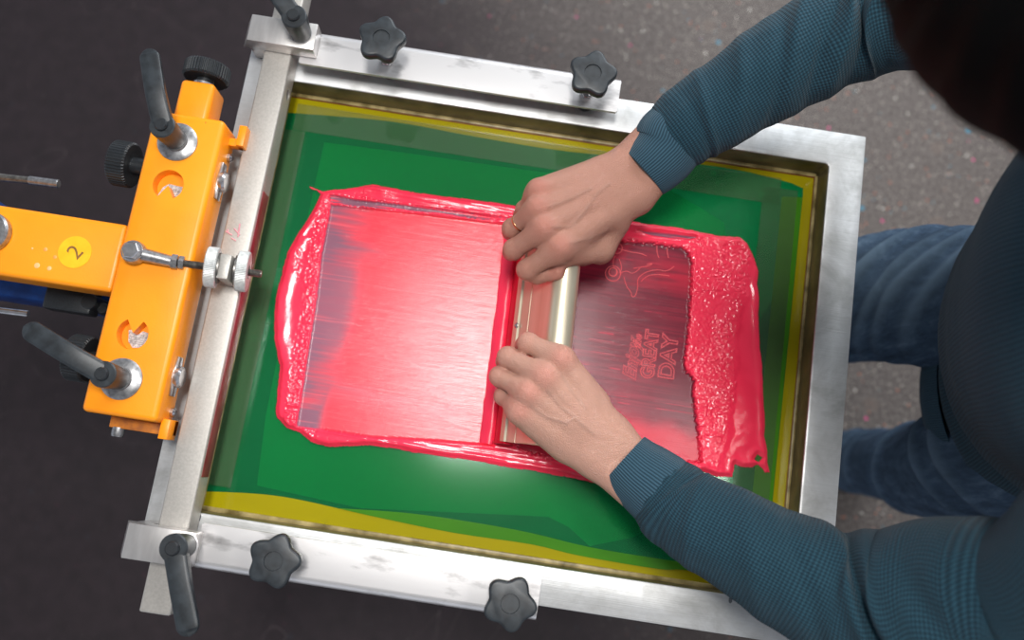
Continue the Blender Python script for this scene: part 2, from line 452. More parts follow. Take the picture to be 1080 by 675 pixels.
# ------------------------------------------------------------------ platen and shirt beneath
pl = thing('platen', (.0, .16, -.0700), 'dark rubber covered platen board lying beneath the screen', 'platen')
b = MB(); b.box(-.252, .230, -.035, .345, -.066, -.050, .004); b.build('board', MAT['board'], pl)
b = MB(); b.box(-.30, .1, .135, .185, -.085, -.066, .002); b.build('support_rail', MAT['dark_steel'], pl)
sh = smooth_poly(px([(342, 150), (440, 163), (560, 180), (640, 190), (705, 199)], -.044), 3)[:-1] + px([(705, 199), (735, 217), (764, 235), (775, 330), (771, 440), (760, 520), (667, 567), (622, 576), (600, 556), (578, 545), (470, 540), (380, 536), (271, 512), (280, 440), (300, 340), (322, 240)], -.044)
o = poly_sheet(sh, -.0440, .004).build('tshirt', MAT['shirt'], None, angle=20)
tag(o, 'pale cotton shirt spread on the platen, showing bright through the green emulsion', 'shirt')

# ------------------------------------------------------------------ ink
OUT = [(326, 196), (333, 199), (341, 202), (349, 200.5), (360, 200), (379.5, 197), (393, 194.5), (407, 197), (432, 202), (471, 207.5), (510, 212), (549, 218), (600, 225), (640, 230), (668, 233.7), (683, 236),
       (712.6, 239.6), (733, 243), (755.5, 248.5), (780.5, 250), (787.7, 256), (795, 271.5), (800, 285), (799, 300), (801, 313), (800, 330), (801, 346), (802, 370), (804, 382),
       (805, 411), (807, 438), (806.5, 459), (809.5, 474), (809.5, 488), (812.5, 499), (806, 499), (804, 495), (799, 490), (793, 493), (782.5, 493), (775, 490), (772, 503), (755, 503), (741, 498), (700, 506),
       (640, 512), (600, 504), (560, 496.5), (527, 491), (496, 485.5), (454, 480), (413, 473), (385, 470), (346, 471.7), (326.7, 466), (317, 457), (303, 452), (292, 441), (290.5, 433), (293, 410.5),
       (295, 385.5), (289, 358), (289, 335.5), (290.5, 314), (296, 292), (303, 267), (313, 248), (326.7, 228), (335, 211.7), (338, 205), (334, 201), (327, 199)]
THA = [(349.5, 217), (347.4, 232), (340, 269), (335, 313), (334, 320), (325, 378), (314, 449), (393, 460.6), (470, 465), (512, 469), (520, 470), (545, 300), (545, 238), (532, 237), (440, 226)]
THA2 = [(350, 207.5), (349, 214), (380, 218), (440, 223), (520, 232), (540, 231), (500, 226), (440, 219), (400, 214), (372, 211)]
THB = [(545, 262), (600, 255), (650, 255), (690, 258), (721.5, 262.6), (729, 277), (727, 319), (725.5, 340), (723, 369), (720.5, 381), (722, 391), (731, 400), (730, 416), (733, 440), (737, 470), (738, 487), (700, 488), (640, 490), (560, 478), (530, 462)]
THC = [(672, 244), (700, 247), (733, 251), (724, 253), (690, 250)]
HOLE = [(799, 480), (803, 483), (800, 487), (796, 484)]
def sdf_poly(P, X, Y):
    P = np.array(P); d = np.full(X.shape, 1e9); s = np.ones(X.shape)
    n = len(P); j = n - 1
    for i in range(n):
        ex, ey = P[j] - P[i]; wx = X - P[i, 0]; wy = Y - P[i, 1]
        t = np.clip((wx * ex + wy * ey) / (ex * ex + ey * ey), 0, 1)
        bx = wx - ex * t; by = wy - ey * t; d = np.minimum(d, bx * bx + by * by)
        c1 = Y >= P[i, 1]; c2 = Y < P[j, 1]; c3 = ex * wy > ey * wx
        s = np.where((c1 & c2 & c3) | (~c1 & ~c2 & ~c3), -s, s); j = i
    return s * np.sqrt(d)                       # negative inside
rng = np.random.default_rng(3)
TAB = rng.random((256, 256))
def vnoise(x, y, ox=0, oy=0):
    x = x + ox; y = y + oy; xi = np.floor(x).astype(int); yi = np.floor(y).astype(int); fx = x - xi; fy = y - yi
    fx = fx * fx * (3 - 2 * fx); fy = fy * fy * (3 - 2 * fy)
    a = TAB[xi % 256, yi % 256]; b_ = TAB[(xi + 1) % 256, yi % 256]; c = TAB[xi % 256, (yi + 1) % 256]; d = TAB[(xi + 1) % 256, (yi + 1) % 256]
    return (a * (1 - fx) + b_ * fx) * (1 - fy) + (c * (1 - fx) + d * fx) * fy
def fbm(x, y, o=4, ox=0, oy=0):
    v = 0; a = .5
    for k in range(o): v = v + a * vnoise(x * 2 ** k, y * 2 ** k, ox + 17 * k, oy + 31 * k); a *= .5
    return v / (1 - .5 ** o)
def sstep(a, b_, x):
    t = np.clip((x - a) / (b_ - a), 0, 1); return t * t * (3 - 2 * t)
SQY0, SQY1 = .034, .276                       # the squeegee's ends
def blade_x(y): return -.0045 - .035 * (y - .2)

def make_ink():
    st = .0008
    W = lambda L: [tuple(at(a, c, MZ)[:2]) for a, c in L]
    out = W(OUT); x0 = min(p[0] for p in out) - .004; x1 = max(p[0] for p in out) + .004
    y0 = min(p[1] for p in out) - .004; y1 = max(p[1] for p in out) + .004
    nx = int((x1 - x0) / st); ny = int((y1 - y0) / st)
    X, Y = np.meshgrid(x0 + np.arange(nx) * st, y0 + np.arange(ny) * st, indexing='ij')
    wob = (fbm(X * 90, Y * 90) - .5) * .004
    d = np.maximum(sdf_poly(out, X, Y), -sdf_poly(W(HOLE), X, Y)) + wob * .5
    dA = sdf_poly(W(THA), X, Y); dA2 = sdf_poly(W(THA2), X, Y); dB = sdf_poly(W(THB), X, Y); dC = sdf_poly(W(THC), X, Y)
    ragged = (fbm(X * 500, Y * 500, 3, 9) - .5) * .006
    rX = (vnoise(X * 30, Y * 900, 5) - .5)
    thin = np.minimum(np.minimum(dA + ragged * .25, dA2 + ragged * .5 + rX * .004), np.minimum(dB + ragged + np.where(X > .15, 0, rX * .003), dC + rX * .002))
    thick = sstep(-.0015, .0028, thin)                    # 0 in wiped film, 1 in thick ink
    body = sstep(0, -.006, d)
    # ridges, lumps and squeegee chatter
    right = sstep(.188, .20, X) * (1 - sstep(.262, .272, X + (fbm(X * 20, Y * 20) - .5) * .03))
    coarse = np.abs(fbm(X * 160, Y * 160, 3, 3) - .5) * 2
    fine = fbm(X * 420, Y * 420, 3, 40)
    fold = fbm(X * 26 + 2 * fbm(X * 14, Y * 14, 2), Y * 26, 3, 77)
    left = (X < -.2) * 1.0
    lr = sstep(-.305, -.25, X) * 1.0
    h = body * (.0022 + .0028 * fold * (1 - .65 * (X < -.2))) * thick
    patch = sstep(.38, .62, fbm(X * 45, Y * 30, 3, 5))
    h += thick * body * right * ((.0012 * (coarse - .3) + .0021 * (fine - .5)) * (.35 + .65 * patch) + .0015)
    band_l = (X < -.2) * sstep(.022, .010, dA)
    h += thick * body * band_l * (.0018 * (fine - .5) + .0010 * coarse)
    h += thick * body * (X < -.2) * .0011 * (fbm(X * 300, Y * 300, 3, 19) - .5) * sstep(.35, .6, fbm(X * 40, Y * 25, 2, 71))
    edge = np.exp(-((d + .0065) / .0035) ** 2)           # rolled rim
    h += thick * edge * .0007
    along = fbm(X * 9, Y * 240, 3, 11)
    tb = ((Y > .30) | (Y < .045)) & (X > -.24) & (X < .2)
    h += np.where(tb, thick * body * .0030 * (along - .42), 0)
    h += thick * .0012 * np.exp(-((d + .012) / .006) ** 2) * ((X < -.22) & (Y < .24))
    # beads and streak lines left on the wiped film
    line = sstep(.86, .90, vnoise(X * 8, Y * 420, 61)) * sstep(.42, .6, fbm(X * 70, Y * 30, 2, 8)) * (X > .06) * (Y > .10)
    pinkline = line * (1 - thick)
    h = np.maximum(h, 0) + .00035 
    zsink = sstep(.0006, -.0012, d)
    Z = MZ + .0003 + np.where(d < 0, h * zsink + .0001, -.002)
    # colour = how much ink covers the mesh
    pink = np.array(lin((250, 56, 86))[:3]); deep = np.array(lin((222, 30, 62))[:3])
    salmon = np.array(lin((250, 52, 72))[:3]); gray = np.array(lin((138, 88, 108))[:3])
    wine = np.array(lin((112, 24, 46))[:3]); wine2 = np.array(lin((168, 38, 62))[:3]); red = np.array(lin((206, 34, 62))[:3])
    def mixc(a, b_, t): return a * (1 - t[..., None]) + b_ * t[..., None]
    col = mixc(pink, deep, sstep(.45, .75, fold) * .35 + right * .25 * coarse)
    streak = vnoise(X * 9, Y * 620, 21) * .6 + vnoise(X * 22, Y * 1200, 7) * .4
    ed = np.minimum(np.minimum((X + .245) / .055, (.327 - Y) / .016), (Y - .03) / .04)
    cov = np.clip(ed - .22 + (fbm(X * 18, Y * 30, 3, 50) - .55) * 1.1 + (streak - .5) * .5, 0, 1)
    lower = sstep(.10, .04, Y) * sstep(-.205, -.19, X)
    cov = np.maximum(cov, lower)
    pat = sstep(.02, -.004, np.hypot((X + .205) / 1.0, (Y - .165) / 1.6) - .025) * .8
    cov = cov * (1 - pat * sstep(-.17, -.20, X))
    fA = mixc(gray, salmon, cov)
    fA = mixc(fA, np.array(lin((255, 110, 122))[:3]), sstep(.66, .9, streak) * .3)
    fB = mixc(wine, wine2, np.clip((streak - .3) * 1.0 + (fbm(X * 14, Y * 14, 3, 90) - .5), 0, 1))
    redz = np.maximum(sstep(.28, .30, Y) * 0, 0)
    blot = sstep(.03, .0, np.abs(Y - .262)) * sstep(.12, .16, X) * .7 * sstep(.3, .6, fbm(X * 20, Y * 90, 3, 14) + .15)
    low = sstep(.10, .075, Y + (fbm(X * 40, Y * 40) - .5) * .01 + .10 * (X - .15)) * .95
    sqm = sstep(.55, .75, fbm(X * 35, Y * 20, 2, 33)) * sstep(.255, .285, Y) * sstep(.16, .10, X) * .5
    fB = mixc(fB, red, np.clip(np.maximum(np.maximum(blot, low), sqm), 0, 1))
    fB = mixc(fB, np.array(lin((200, 40, 70))[:3]), np.clip(pinkline, 0, 1) * .7)
    isB = X > blade_x(Y) + .004
    film = np.where(isB[..., None], fB, fA)
    film = np.where(((dA2 < .002) | (dC < .002))[..., None], mixc(gray if True else gray, pink, sstep(.4, .62, vnoise(X * 20, Y * 700, 2))), film)
    col = mixc(film, col, sstep(-.0002, .0012, thin))
    keep = d < .0016
    idx = -np.ones(X.shape, int); idx[keep] = np.arange(keep.sum())
    q = keep[:-1, :-1] & keep[1:, :-1] & keep[1:, 1:] & keep[:-1, 1:]
    F = np.stack([idx[:-1, :-1][q], idx[1:, :-1][q], idx[1:, 1:][q], idx[:-1, 1:][q]], 1)
    V = np.stack([X[keep], Y[keep], Z[keep]], 1)
    me = np_mesh(V, F)
    alpha = np.clip(thick[keep], 0, 1)
    cc = np.concatenate([col[keep], alpha[:, None]], 1).astype(np.float32)
    ca = me.color_attributes.new('coverage', 'FLOAT_COLOR', 'POINT'); ca.data.foreach_set('color', cc.ravel())
    return me
def np_mesh(V, F):
    me = bpy.data.meshes.new('n'); V = np.ascontiguousarray(V, np.float32); F = np.ascontiguousarray(F, np.int32)
    me.vertices.add(len(V)); me.vertices.foreach_set('co', V.ravel())
    k = F.shape[1]; me.loops.add(F.size); me.loops.foreach_set('vertex_index', F.ravel())
    me.polygons.add(len(F)); me.polygons.foreach_set('loop_start', np.arange(0, F.size, k, dtype=np.int32))
    me.update(calc_edges=True); return me
ink = link_mesh('ink', make_ink(), MAT['ink'], None, angle=0)
tag(ink, 'wet pink screen printing ink spread over the green emulsion around the squeegee', 'ink')
# stencil artwork showing in the wiped film
LZ = MZ + .0008
def line_at(p, size_px):
    return Matrix.Translation(at(*p, LZ)) @ Matrix.Rotation(PI / 2, 4, 'Z')
ms = []
for off in (0, 1.5):
    ms.append(text_mesh('GREAT', .0215, line_at((688.5, 400), 0) @ Matrix.Diagonal((.86, 1, 1, 1)), outline=.00028, offset=off * .0006))
    ms.append(text_mesh('DAY', .0255, line_at((709.5, 401), 0) @ Matrix.Diagonal((1.02, 1, 1, 1)), outline=.00028, offset=off * .0006))
    ms.append(text_mesh('Enjoy', .021, line_at((669.5, 401), 0) @ Matrix.Diagonal((1.0, 1, 1, 1)), outline=.00020, offset=off * .0007, shear=.35))
    ms.append(text_mesh('the', .0125, line_at((675, 368), 0) @ Matrix.Diagonal((1.0, 1, 1, 1)), outline=.00018, offset=off * .0003, shear=.35))
def ringpts(cx, cy, r, n=14, sq=1): return [atx(cx + r * math.cos(2 * PI * k / n), cy + sq * r * math.sin(2 * PI * k / n), LZ) for k in range(n + 1)]
o = link_mesh('lettering', join_meshes(ms), MAT['stencil'], ink); tag(o, 'outlined lettering reading Enjoy the GREAT DAY')
ms = []
for P_ in ([(658, 292), (660, 302), (666, 308), (666, 313), (670, 313), (673, 303), (672, 294), (680, 287), (694, 284), (704, 287), (711, 281)],
           [(653, 273), (657, 283), (652, 289), (661, 285), (668, 290), (675, 283)], [(648, 283), (645, 276), (649, 270)], [(668, 283), (684, 281), (690, 277), (682, 279)],
           [(693, 258), (692, 266), (695, 272)], [(704, 259), (703, 265), (705, 272)], [(652, 262), (664, 266), (676, 267), (682, 270)], [(676, 297), (681, 291), (694, 289), (706, 291)]):
    ms.append(tube_mesh([atx(a, c, LZ) for a, c in P_], .0005))
ms.append(tube_mesh(ringpts(646.5, 288.5, 8.2), .0006)); ms.append(tube_mesh(ringpts(651, 262, 5.5), .0006)); ms.append(tube_mesh(ringpts(646.5, 287, 4.5), .0009))
o = link_mesh('drawing', join_meshes(ms), MAT['stencil'], ink); tag(o, 'faint outlined swirls above the lettering')

# ------------------------------------------------------------------ squeegee
sq = thing('squeegee', (blade_x(.155), .155, MZ), 'long squeegee with silver rounded aluminium handle and pink smeared blade, gripped by both hands', 'squeegee')
def extr(profile, y0, y1, rag=0, n=2):
    """profile (dx, z) relative to the blade line, drawn along the squeegee"""
    bm = bmesh.new(); rings = []
    for k in range(n):
        y = y0 + (y1 - y0) * k / (n - 1)
        rings.append([bm.verts.new((blade_x(y) + x + (rag * (fbm(np.array(y * 80.), np.array(x * 300. + 3)) - .5) if rag else 0), y, z)) for x, z in profile])
    m = len(profile)
    for a, c in zip(rings, rings[1:]):
        for k in range(m): bm.faces.new((a[k], a[(k + 1) % m], c[(k + 1) % m], c[k]))
    bm.faces.new(rings[0][::-1]); bm.faces.new(rings[-1])
    bmesh.ops.recalc_face_normals(bm, faces=bm.faces)
    me = bpy.data.meshes.new('e'); bm.to_mesh(me); bm.free(); return me
# outline of the aluminium channel: lower lip, flat face with rib and groove, rolled top, underside
L0, L1 = Vector((.0065, .000)), Vector((.0385, .0440))
dr = (L1 - L0).normalized(); nr = Vector((-dr.y, dr.x))
prof = []
for t, h in ((0, 0), (0, .0012), (.004, .0012), (.0065, .0028), (.0095, .0028), (.0115, .0012), (.0265, .0012), (.0270, .0002), (.0280, .0002), (.0285, .0018), (.044, .0022), (.048, .0028)):
    p = L0 + dr * t + nr * h; prof.append((p.x, p.y))
cc = Vector((.0550, .0480)); R = .0155
a0 = math.atan2(nr.y, nr.x) + .25
for k in range(17):
    a = a0 - (1.25 * PI) * k / 16; prof.append((cc.x + R * math.cos(a), cc.y + R * math.sin(a)))
for t, h in ((.045, -.006), (.020, -.008), (.0, -.010)):
    p = L0 + dr * t + nr * h; prof.append((p.x, p.y))
link_mesh('handle', extr(prof, SQY0 + .002, SQY1 - .004), MAT['handle'], sq, angle=28)
bl = [(-.0010, MZ + .0006), (.0015, MZ + .0004), (.0155, -.0075), (.018, .002), (.0105, .006), (.0055, -.0015)]
link_mesh('blade', extr(bl, SQY0, SQY1), MAT['ink_dark'], sq, angle=28)
bead = [(-.0175, MZ + .0004), (-.0165, MZ + .0022), (-.0070, MZ + .0046), (-.0042, MZ + .0050), (-.0025, MZ + .0040), (.0005, MZ + .0006)]
o = link_mesh('ink_bead', extr(bead, SQY0 - .002, SQY1 + .002, .0022, 120), MAT['ink_plain'], sq, angle=60); tag(o, 'bright pink ridge of ink in front of the blade')
for yy in (.1655, .075, .255):
    p = L0 + dr * .0082 + nr * .0026; b = MB()
    b.lathe([(.0034, 0), (.0033, .0008), (.0024, .0017), (.0012, .0019), (.0009, .0011), (0, .0011)], (blade_x(yy) + p.x, yy, p.y), (nr.x, 0, nr.y), 24)
    b.build('screw', MAT['chrome'], sq)
b = MB()
b.box(blade_x(SQY0) - .002, blade_x(SQY0) + .022, SQY0 - .001, SQY0 + .003, MZ + .001, MZ + .005, .001)
o = b.build('ink_smear', MAT['ink_dark'], sq)

# ------------------------------------------------------------------ star knobs and clamp plates
def star(parent, cx, cy, z, R_, th, rot, base_z, low_z):
    n = 120; pts = []
    for k in range(n):
        a = 2 * PI * k / n; w = .5 + .5 * math.cos(5 * (a - rot))
        r = R_ * (.78 + .22 * w ** .9); pts.append((cx + r * math.cos(a), cy + r * math.sin(a)))
    b = MB(); b.prism(pts, z - th, z, .0028, 3)
    me = b.mesh(); c = MB(); c.lathe([(0, z - .0014), (R_ * .33, z - .0014), (R_ * .36, z + .001), (0, z + .001)], (cx, cy, 0), (0, 0, 1), 40)
    me = bool_cut(me, c.mesh())
    k = link_mesh('star_knob', me, MAT['plastic2'], parent, angle=40); tag(k, 'black five lobed plastic knob')
    b = MB(); b.cyl((cx, cy, z - th - .008), (cx, cy, z - th + .002), R_ * .42, R_ * .5); b.build('knob_boss', MAT['plastic'], k)
    b = MB(); b.cyl((cx, cy, low_z), (cx, cy, z - th), .0038); b.lathe([(0, 0), (.0072, 0), (.0078, .001), (.0078, .0045), (.0070, .0055), (0, .0055)], (cx, cy, base_z), (0, 0, 1), 6)
    b.build('screw', MAT['chrome'], k)
    b = MB(); b.lathe([(0, 0), (.008, 0), (.009, .002), (.009, .006), (.006, .008), (0, .008)], (cx, cy, low_z), (0, 0, 1), 32)
    o = b.build('pressure_foot', MAT['plastic'], k)
def side_clamp(y_in, y_out, x0, x1, zt, knobs, label, sgn):
    t = thing('side_clamp', ((x0 + x1) / 2, (y_in + y_out) / 2, MZ), label, 'clamp', 'long metal clamps along the frame')
    # C-section drawn in (y,z): top jaw, rounded outer bend, outer web, lower jaw under the frame
    th = .004; zb = MZ - .016; r = .009
    def sec(off):
        pts = [(y_in, zt - off)]
        for k in range(7):
            a = (PI / 2) * k / 6; pts.append((y_out - sgn * r + sgn * (r - off) * math.sin(a), zt - r + (r - off) * math.cos(a)))
        for k in range(7):
            a = (PI / 2) * k / 6; pts.append((y_out - sgn * r + sgn * (r - off) * math.cos(a), zb + r - (r - off) * math.sin(a)))
        pts.append((y_in, zb + off)); return pts
    ring = sec(0) + sec(th)[::-1]
    bm = bmesh.new(); A = [bm.verts.new((x0, y, z)) for y, z in ring]; B = [bm.verts.new((x1, y, z)) for y, z in ring]
    m = len(ring)
    for k in range(m): bm.faces.new((A[k], A[(k + 1) % m], B[(k + 1) % m], B[k]))
    bm.faces.new(A[::-1]); bm.faces.new(B); bmesh.ops.recalc_face_normals(bm, faces=bm.faces)
    cor = [e for e in bm.edges if abs(e.verts[0].co.x - e.verts[1].co.x) < 1e-6 and abs(e.verts[0].co.y - y_in) < 1e-6 and abs(e.verts[1].co.y - y_in) < 1e-6]
    bmesh.ops.bevel(bm, geom=cor, offset=.0012, segments=2, affect='EDGES')
    me = bpy.data.meshes.new('c'); bm.to_mesh(me); bm.free()
    link_mesh('clamp_channel', me, MAT['plate'], t, angle=28)
    for kx, ky, kz, rot in knobs: star(t, kx, ky, kz, .0272, .012, rot, zt, .0005)
    return t
side_clamp(.4265, .4700, -.289, .083, .030, [(*at(402, 39.5, .084)[:2], .084, math.radians(86)), (*at(625.5, 76, .084)[:2], .084, math.radians(84))], 'long silver clamp channel with two black star knobs on the far edge of the frame', 1)
side_clamp(-.0955, -.1420, -.287, .072, .026, [(*at(288, 592, .072)[:2], .072, math.radians(80)), (*at(538, 637, .076)[:2], .076, math.radians(68))], 'long silver clamp channel with two black star knobs on the near edge of the frame', -1)
# black handle under the near clamp
b = MB(); b.lathe([(0, 0), (.009, 0), (.012, .003), (.011, .035), (.009, .05), (0, .052)], (.026, -.160, -.16), (.25, .25, 1), 32)
o = b.build('release_grip', MAT['plastic'], None); tag(o, 'dark grip hanging below the near edge of the frame under the right star knob', 'grip')

# ------------------------------------------------------------------ square bar and end blocks
bar = thing('cross_bar', (-.314, .13, 0), 'long square grey steel bar lying across the left end of the frame', 'bar')
b = MB(); b.box(-.3305, -.2985, -.191, .60, .0006, .0306, .0022, 3); me = b.mesh()
for yy in (.393, .016):
    c = MB(); c.cyl((-.31, yy, .013), (-.29, yy, .013), .006); me = bool_cut(me, c.mesh())
link_mesh('square_tube', me, MAT['bar'], bar, angle=30)
for yy in (.393, .016):
    b = MB(); b.cyl((-.3040, yy, .013), (-.3035, yy, .013), .0058); b.build('screw_hole', MAT['hole'], bar)
b = MB(); b.box(-.2986, -.2980, -.05, .27, .004, .026, .0002); o = b.build('ink_stain', grain_mat('dried_maroon_ink', (110, 20, 34), (140, 60, 66), 30, .35), bar); tag(o, 'dried maroon ink on the side')
marks = MB()
for a, c, w in (((238, 244), (245, 248), 1), ((247, 241), (253, 248), 1), ((253, 236), (251, 250), 1), ((244, 251), (249, 254), 1), ((240, 242), (241, 246), 1)):
    p, q = at(*a, .0308), at(*c, .0308); marks.cyl(p, q, .0009, ch=.0001, seg=8)
o = marks.build('ink_marks', grain_mat('faint_pink_smear', (205, 140, 150), (215, 160, 165), 30, .5), bar); tag(o, 'faint pink ink smears')

def lever(parent, hub, h, ang, L, r_hub, r_tip, lift, name='clamp_lever', washer=None):
    """hub post standing at hub (x,y,z), lever arm pointing along ang from its top"""
    x, y, z = hub; zt = z + h
    b = MB(); b.lathe([(0, 0), (r_hub * .80, 0), (r_hub * .86, .002), (r_hub, h - .008), (r_hub, h - .001), (r_hub - .0012, h), (0, h)], hub, (0, 0, 1))
    d = Vector((math.cos(ang), math.sin(ang), 0)); s = Vector((-d.y, d.x, 0))
    # tapered arm with a rounded tip that rises a little
    bm = b.bm; n = 70; rings = []
    for k in range(n + 1):
        t = k / n
        if t < .875: w = r_hub * .82 + (r_tip - r_hub * .82) * min(t / .35, 1)
        else: w = r_tip * math.sqrt(max(1 - ((t - .875) / .125) ** 2, .004))
        zc = zt - .0065 + lift * (math.sin(min(t / .55, 1) * PI / 2))
        p = Vector((x, y, zc)) + d * (L * t)
        hh = .0058 - .0022 * t
        if t > .93: hh *= .75
        ring = []
        for j in range(16):
            a = 2 * PI * j / 16; ca, sa = math.cos(a), math.sin(a)
            e = .4
            ring.append(bm.verts.new(p + s * (w * math.copysign(abs(ca) ** e, ca)) + Vector((0, 0, hh * math.copysign(abs(sa) ** e, sa)))))
        rings.append(ring)
    for A, B in zip(rings, rings[1:]):
        for j in range(16): bm.faces.new((A[j], A[(j + 1) % 16], B[(j + 1) % 16], B[j]))
    bm.faces.new(rings[0]); bm.faces.new(rings[-1][::-1])
    bmesh.ops.recalc_face_normals(bm, faces=bm.faces)
    k = b.build(name, MAT['plastic2'], parent, angle=38); tag(k, 'black plastic clamping lever')
    b = MB(); b.lathe([(0, 0), (r_hub * .50, 0), (r_hub * .50, .0035), (r_hub * .42, .005), (0, .005)], (x, y, zt - .0005), (0, 0, 1), 32)
    b.build('push_button', MAT['plastic'], k)
    return k
def end_block(x0, x1, y0, y1, label, hub, h, ang, L, xbev, skew=0):
    t = thing('end_clamp', ((x0 + x1) / 2, (y0 + y1) / 2, 0), label, 'clamp', 'square end clamps holding the bar')
    b = MB()
    b.prism([(x0, y0), (x1, y0), (x1, y1), (x0, y1)], .0312, .052, .0008, 2)
    me = b.mesh()
    for v in me.vertices:                                   # sloped outer end
        if v.co.x < x0 + .002 and v.co.z < .045: v.co.x -= .009
    b = MB(); b.bm.from_mesh(me)
    b.box(x0 - .004, x0 + .0135, y0 + .004, y1 - .001, .0008, .0325, .001)
    b.box(x1 - .010, x1, y0 + .002, y1 - .002, .026, .0345, .001)
    b.build('clamp_block', MAT['block'], t)
    b = MB(); b.cyl((hub[0], hub[1], .05), (hub[0], hub[1], .055), .0115); b.build('washer', MAT['chrome'], t)
    lever(t, (hub[0], hub[1], .0535), h, ang, L, .0138, .0108, .004)
    return t
hT = at(318, 36, .053); hB = at(196, 575, .053)
end_block(-.345, -.269, .4345, .4665, 'silver machined end block with black lever on the far end of the bar', hT, .038, math.radians(134), .085, 0)
end_block(-.352, -.283, -.1385, -.1035, 'silver machined end block with black lever on the near end of the bar', hB, .034, math.radians(-67), .084, 0)

# ------------------------------------------------------------------ yellow carriage
ca = thing('carriage', (-.381, .163, .004), 'orange yellow square tube carriage with black levers and knurled knobs left of the bar', 'carriage')
cx0, cx1, cy0, cy1, cz0, cz1 = -.4210, -.3430, -.001, .331, .019, .065
b = MB(); b.box(cx0, cx1, cy0, cy1, cz0, cz1, .0055, 4); me = b.mesh()
def pac(cx, cy, r, up, n=40):
    """round window with a pointer of metal left standing in it"""
    pts = []; half = .52; c0 = PI / 2 if up else -PI / 2
    for k in range(n + 1):
        a = c0 + half + (2 * PI - 2 * half) * k / n; pts.append((cx + r * math.cos(a), cy + r * math.sin(a)))
    pts.append((cx, cy + (.0012 if up else -.0012))); return pts
for (hx, hy, up) in ((-.3870, .2490, False), (-.3870, .0845, True)):
    c = MB(); c.prism(pac(hx, hy, 0.0165, up), cz1 - .013, cz1 + .01, 0); me = bool_cut(me, c.mesh())
body = link_mesh('carriage_tube', me, MAT['yellow'], ca, angle=30)
for (hx, hy, pts) in ((-.3870, .2490, [(-.012, -.008), (-.009, .000), (-.004, .004), (.004, .003), (.009, .003), (.0085, -.009), (.004, -.012), (.0, -.0035), (-.005, -.013)]),
                      (-.3870, .0845, [(-.009, .004), (-.003, .006), (.0, .001), (.004, .005), (.009, .004), (.010, -.004), (.004, -.0105), (-.002, -.0115), (-.007, -.006)])):
    b = MB(); b.prism([(hx + p[0] * 1.15, hy + p[1] * 1.15) for p in pts], cz1 - .0135, cz1 - .0124, 0)
    o = b.build('scale_label', MAT['label'], ca); tag(o, 'worn silver scale sticker')
    k = MB()
    for q in range(4): k.box(hx - .008, hx + .008, hy - .002 - .0022 * q - .0001, hy - .002 - .0022 * q + .0002, cz1 - .0125, cz1 - .0122, 0)
    k.build('scale_ticks', MAT['dark_steel'], o)
b = MB(); b.box(-.4015, -.3640, .325, .3725, .024, .0625, .005, 4); o = b.build('inner_tube', MAT['yellow'], ca)
def knurled(parent, p, axis, R_, W_, Lst, mat2=None):
    p = Vector(p); ax = Vector(axis).normalized()
    n = 180; prof = []; bm = MB()
    # stem, then the knurled ring
    bm.lathe([(0, 0), (R_ * .38, 0), (R_ * .38, Lst), (R_ * .55, Lst), (0, Lst + .002)], p, ax, 36)
    b_ = bmesh.new(); rows = []
    hs = [(.0, .60), (.0, .93), (.002, 1.0), (W_ - .002, 1.0), (W_, .93), (W_, .70), (W_ - .004, .66), (W_ - .004, 0)]
    for h, f in hs:
        if f == 0: rows.append([b_.verts.new((0, 0, h))]); continue
        rows.append([b_.verts.new(((R_ * f - (.0009 if (k // 2) % 2 and f > .9 else 0)) * math.cos(2 * PI * k / n), (R_ * f - (.0009 if (k // 2) % 2 and f > .9 else 0)) * math.sin(2 * PI * k / n), h)) for k in range(n)])
    for A, B in zip(rows, rows[1:]):
        for k in range(n):
            if len(B) == 1: b_.faces.new((A[k], A[(k + 1) % n], B[0]))
            else: b_.faces.new((A[k], A[(k + 1) % n], B[(k + 1) % n], B[k]))
    c0 = b_.verts.new((0, 0, .003))
    for k in range(n): b_.faces.new((rows[0][(k + 1) % n], rows[0][k], c0))
    bmesh.ops.recalc_face_normals(b_, faces=b_.faces)
    q = Vector((0, 0, 1)).rotation_difference(ax).to_matrix().to_4x4()
    bm._merge(b_, 0, 0, Matrix.Translation(p + ax * Lst) @ q)
    k = bm.build('knurled_knob', MAT['plastic'], parent, angle=30); tag(k, 'black knurled round knob')
    b = MB(); b.lathe([(0, 0), (R_ * .30, 0), (R_ * .48, .002), (R_ * .48, .006), (R_ * .36, .008), (0, .008)], p - ax * .004, ax, 36)
    b.build('collar', MAT['chrome'], k)
    return k
knurled(ca, (-.4235, .273, .034), (-1, .02, 0), .0255, .021, .020)
knurled(ca, (-.4195, .053, .030), (-1, .02, 0), .0255, .021, .020)
knurled(ca, (-.383, .3745, .044), (0, 1, 0), .0255, .018, .007)
for (wx, wy, h, ang, L, lf) in ((-.3875, .2975, .038, math.radians(111), .084, .010), (-.3870, .0370, .036, math.radians(158), .090, .010)):
    b = MB(); b.lathe([(0, 0), (.0215, 0), (.0215, .0022), (.0185, .0042), (.0125, .0052), (.0125, .009), (0, .009)], (wx, wy, cz1 - .0002), (0, 0, 1), 56)
    o = b.build('washer', MAT['zinc'], ca)
    lever(ca, (wx, wy, cz1 + .0075), h, ang, L, .0132, .0104, lf)
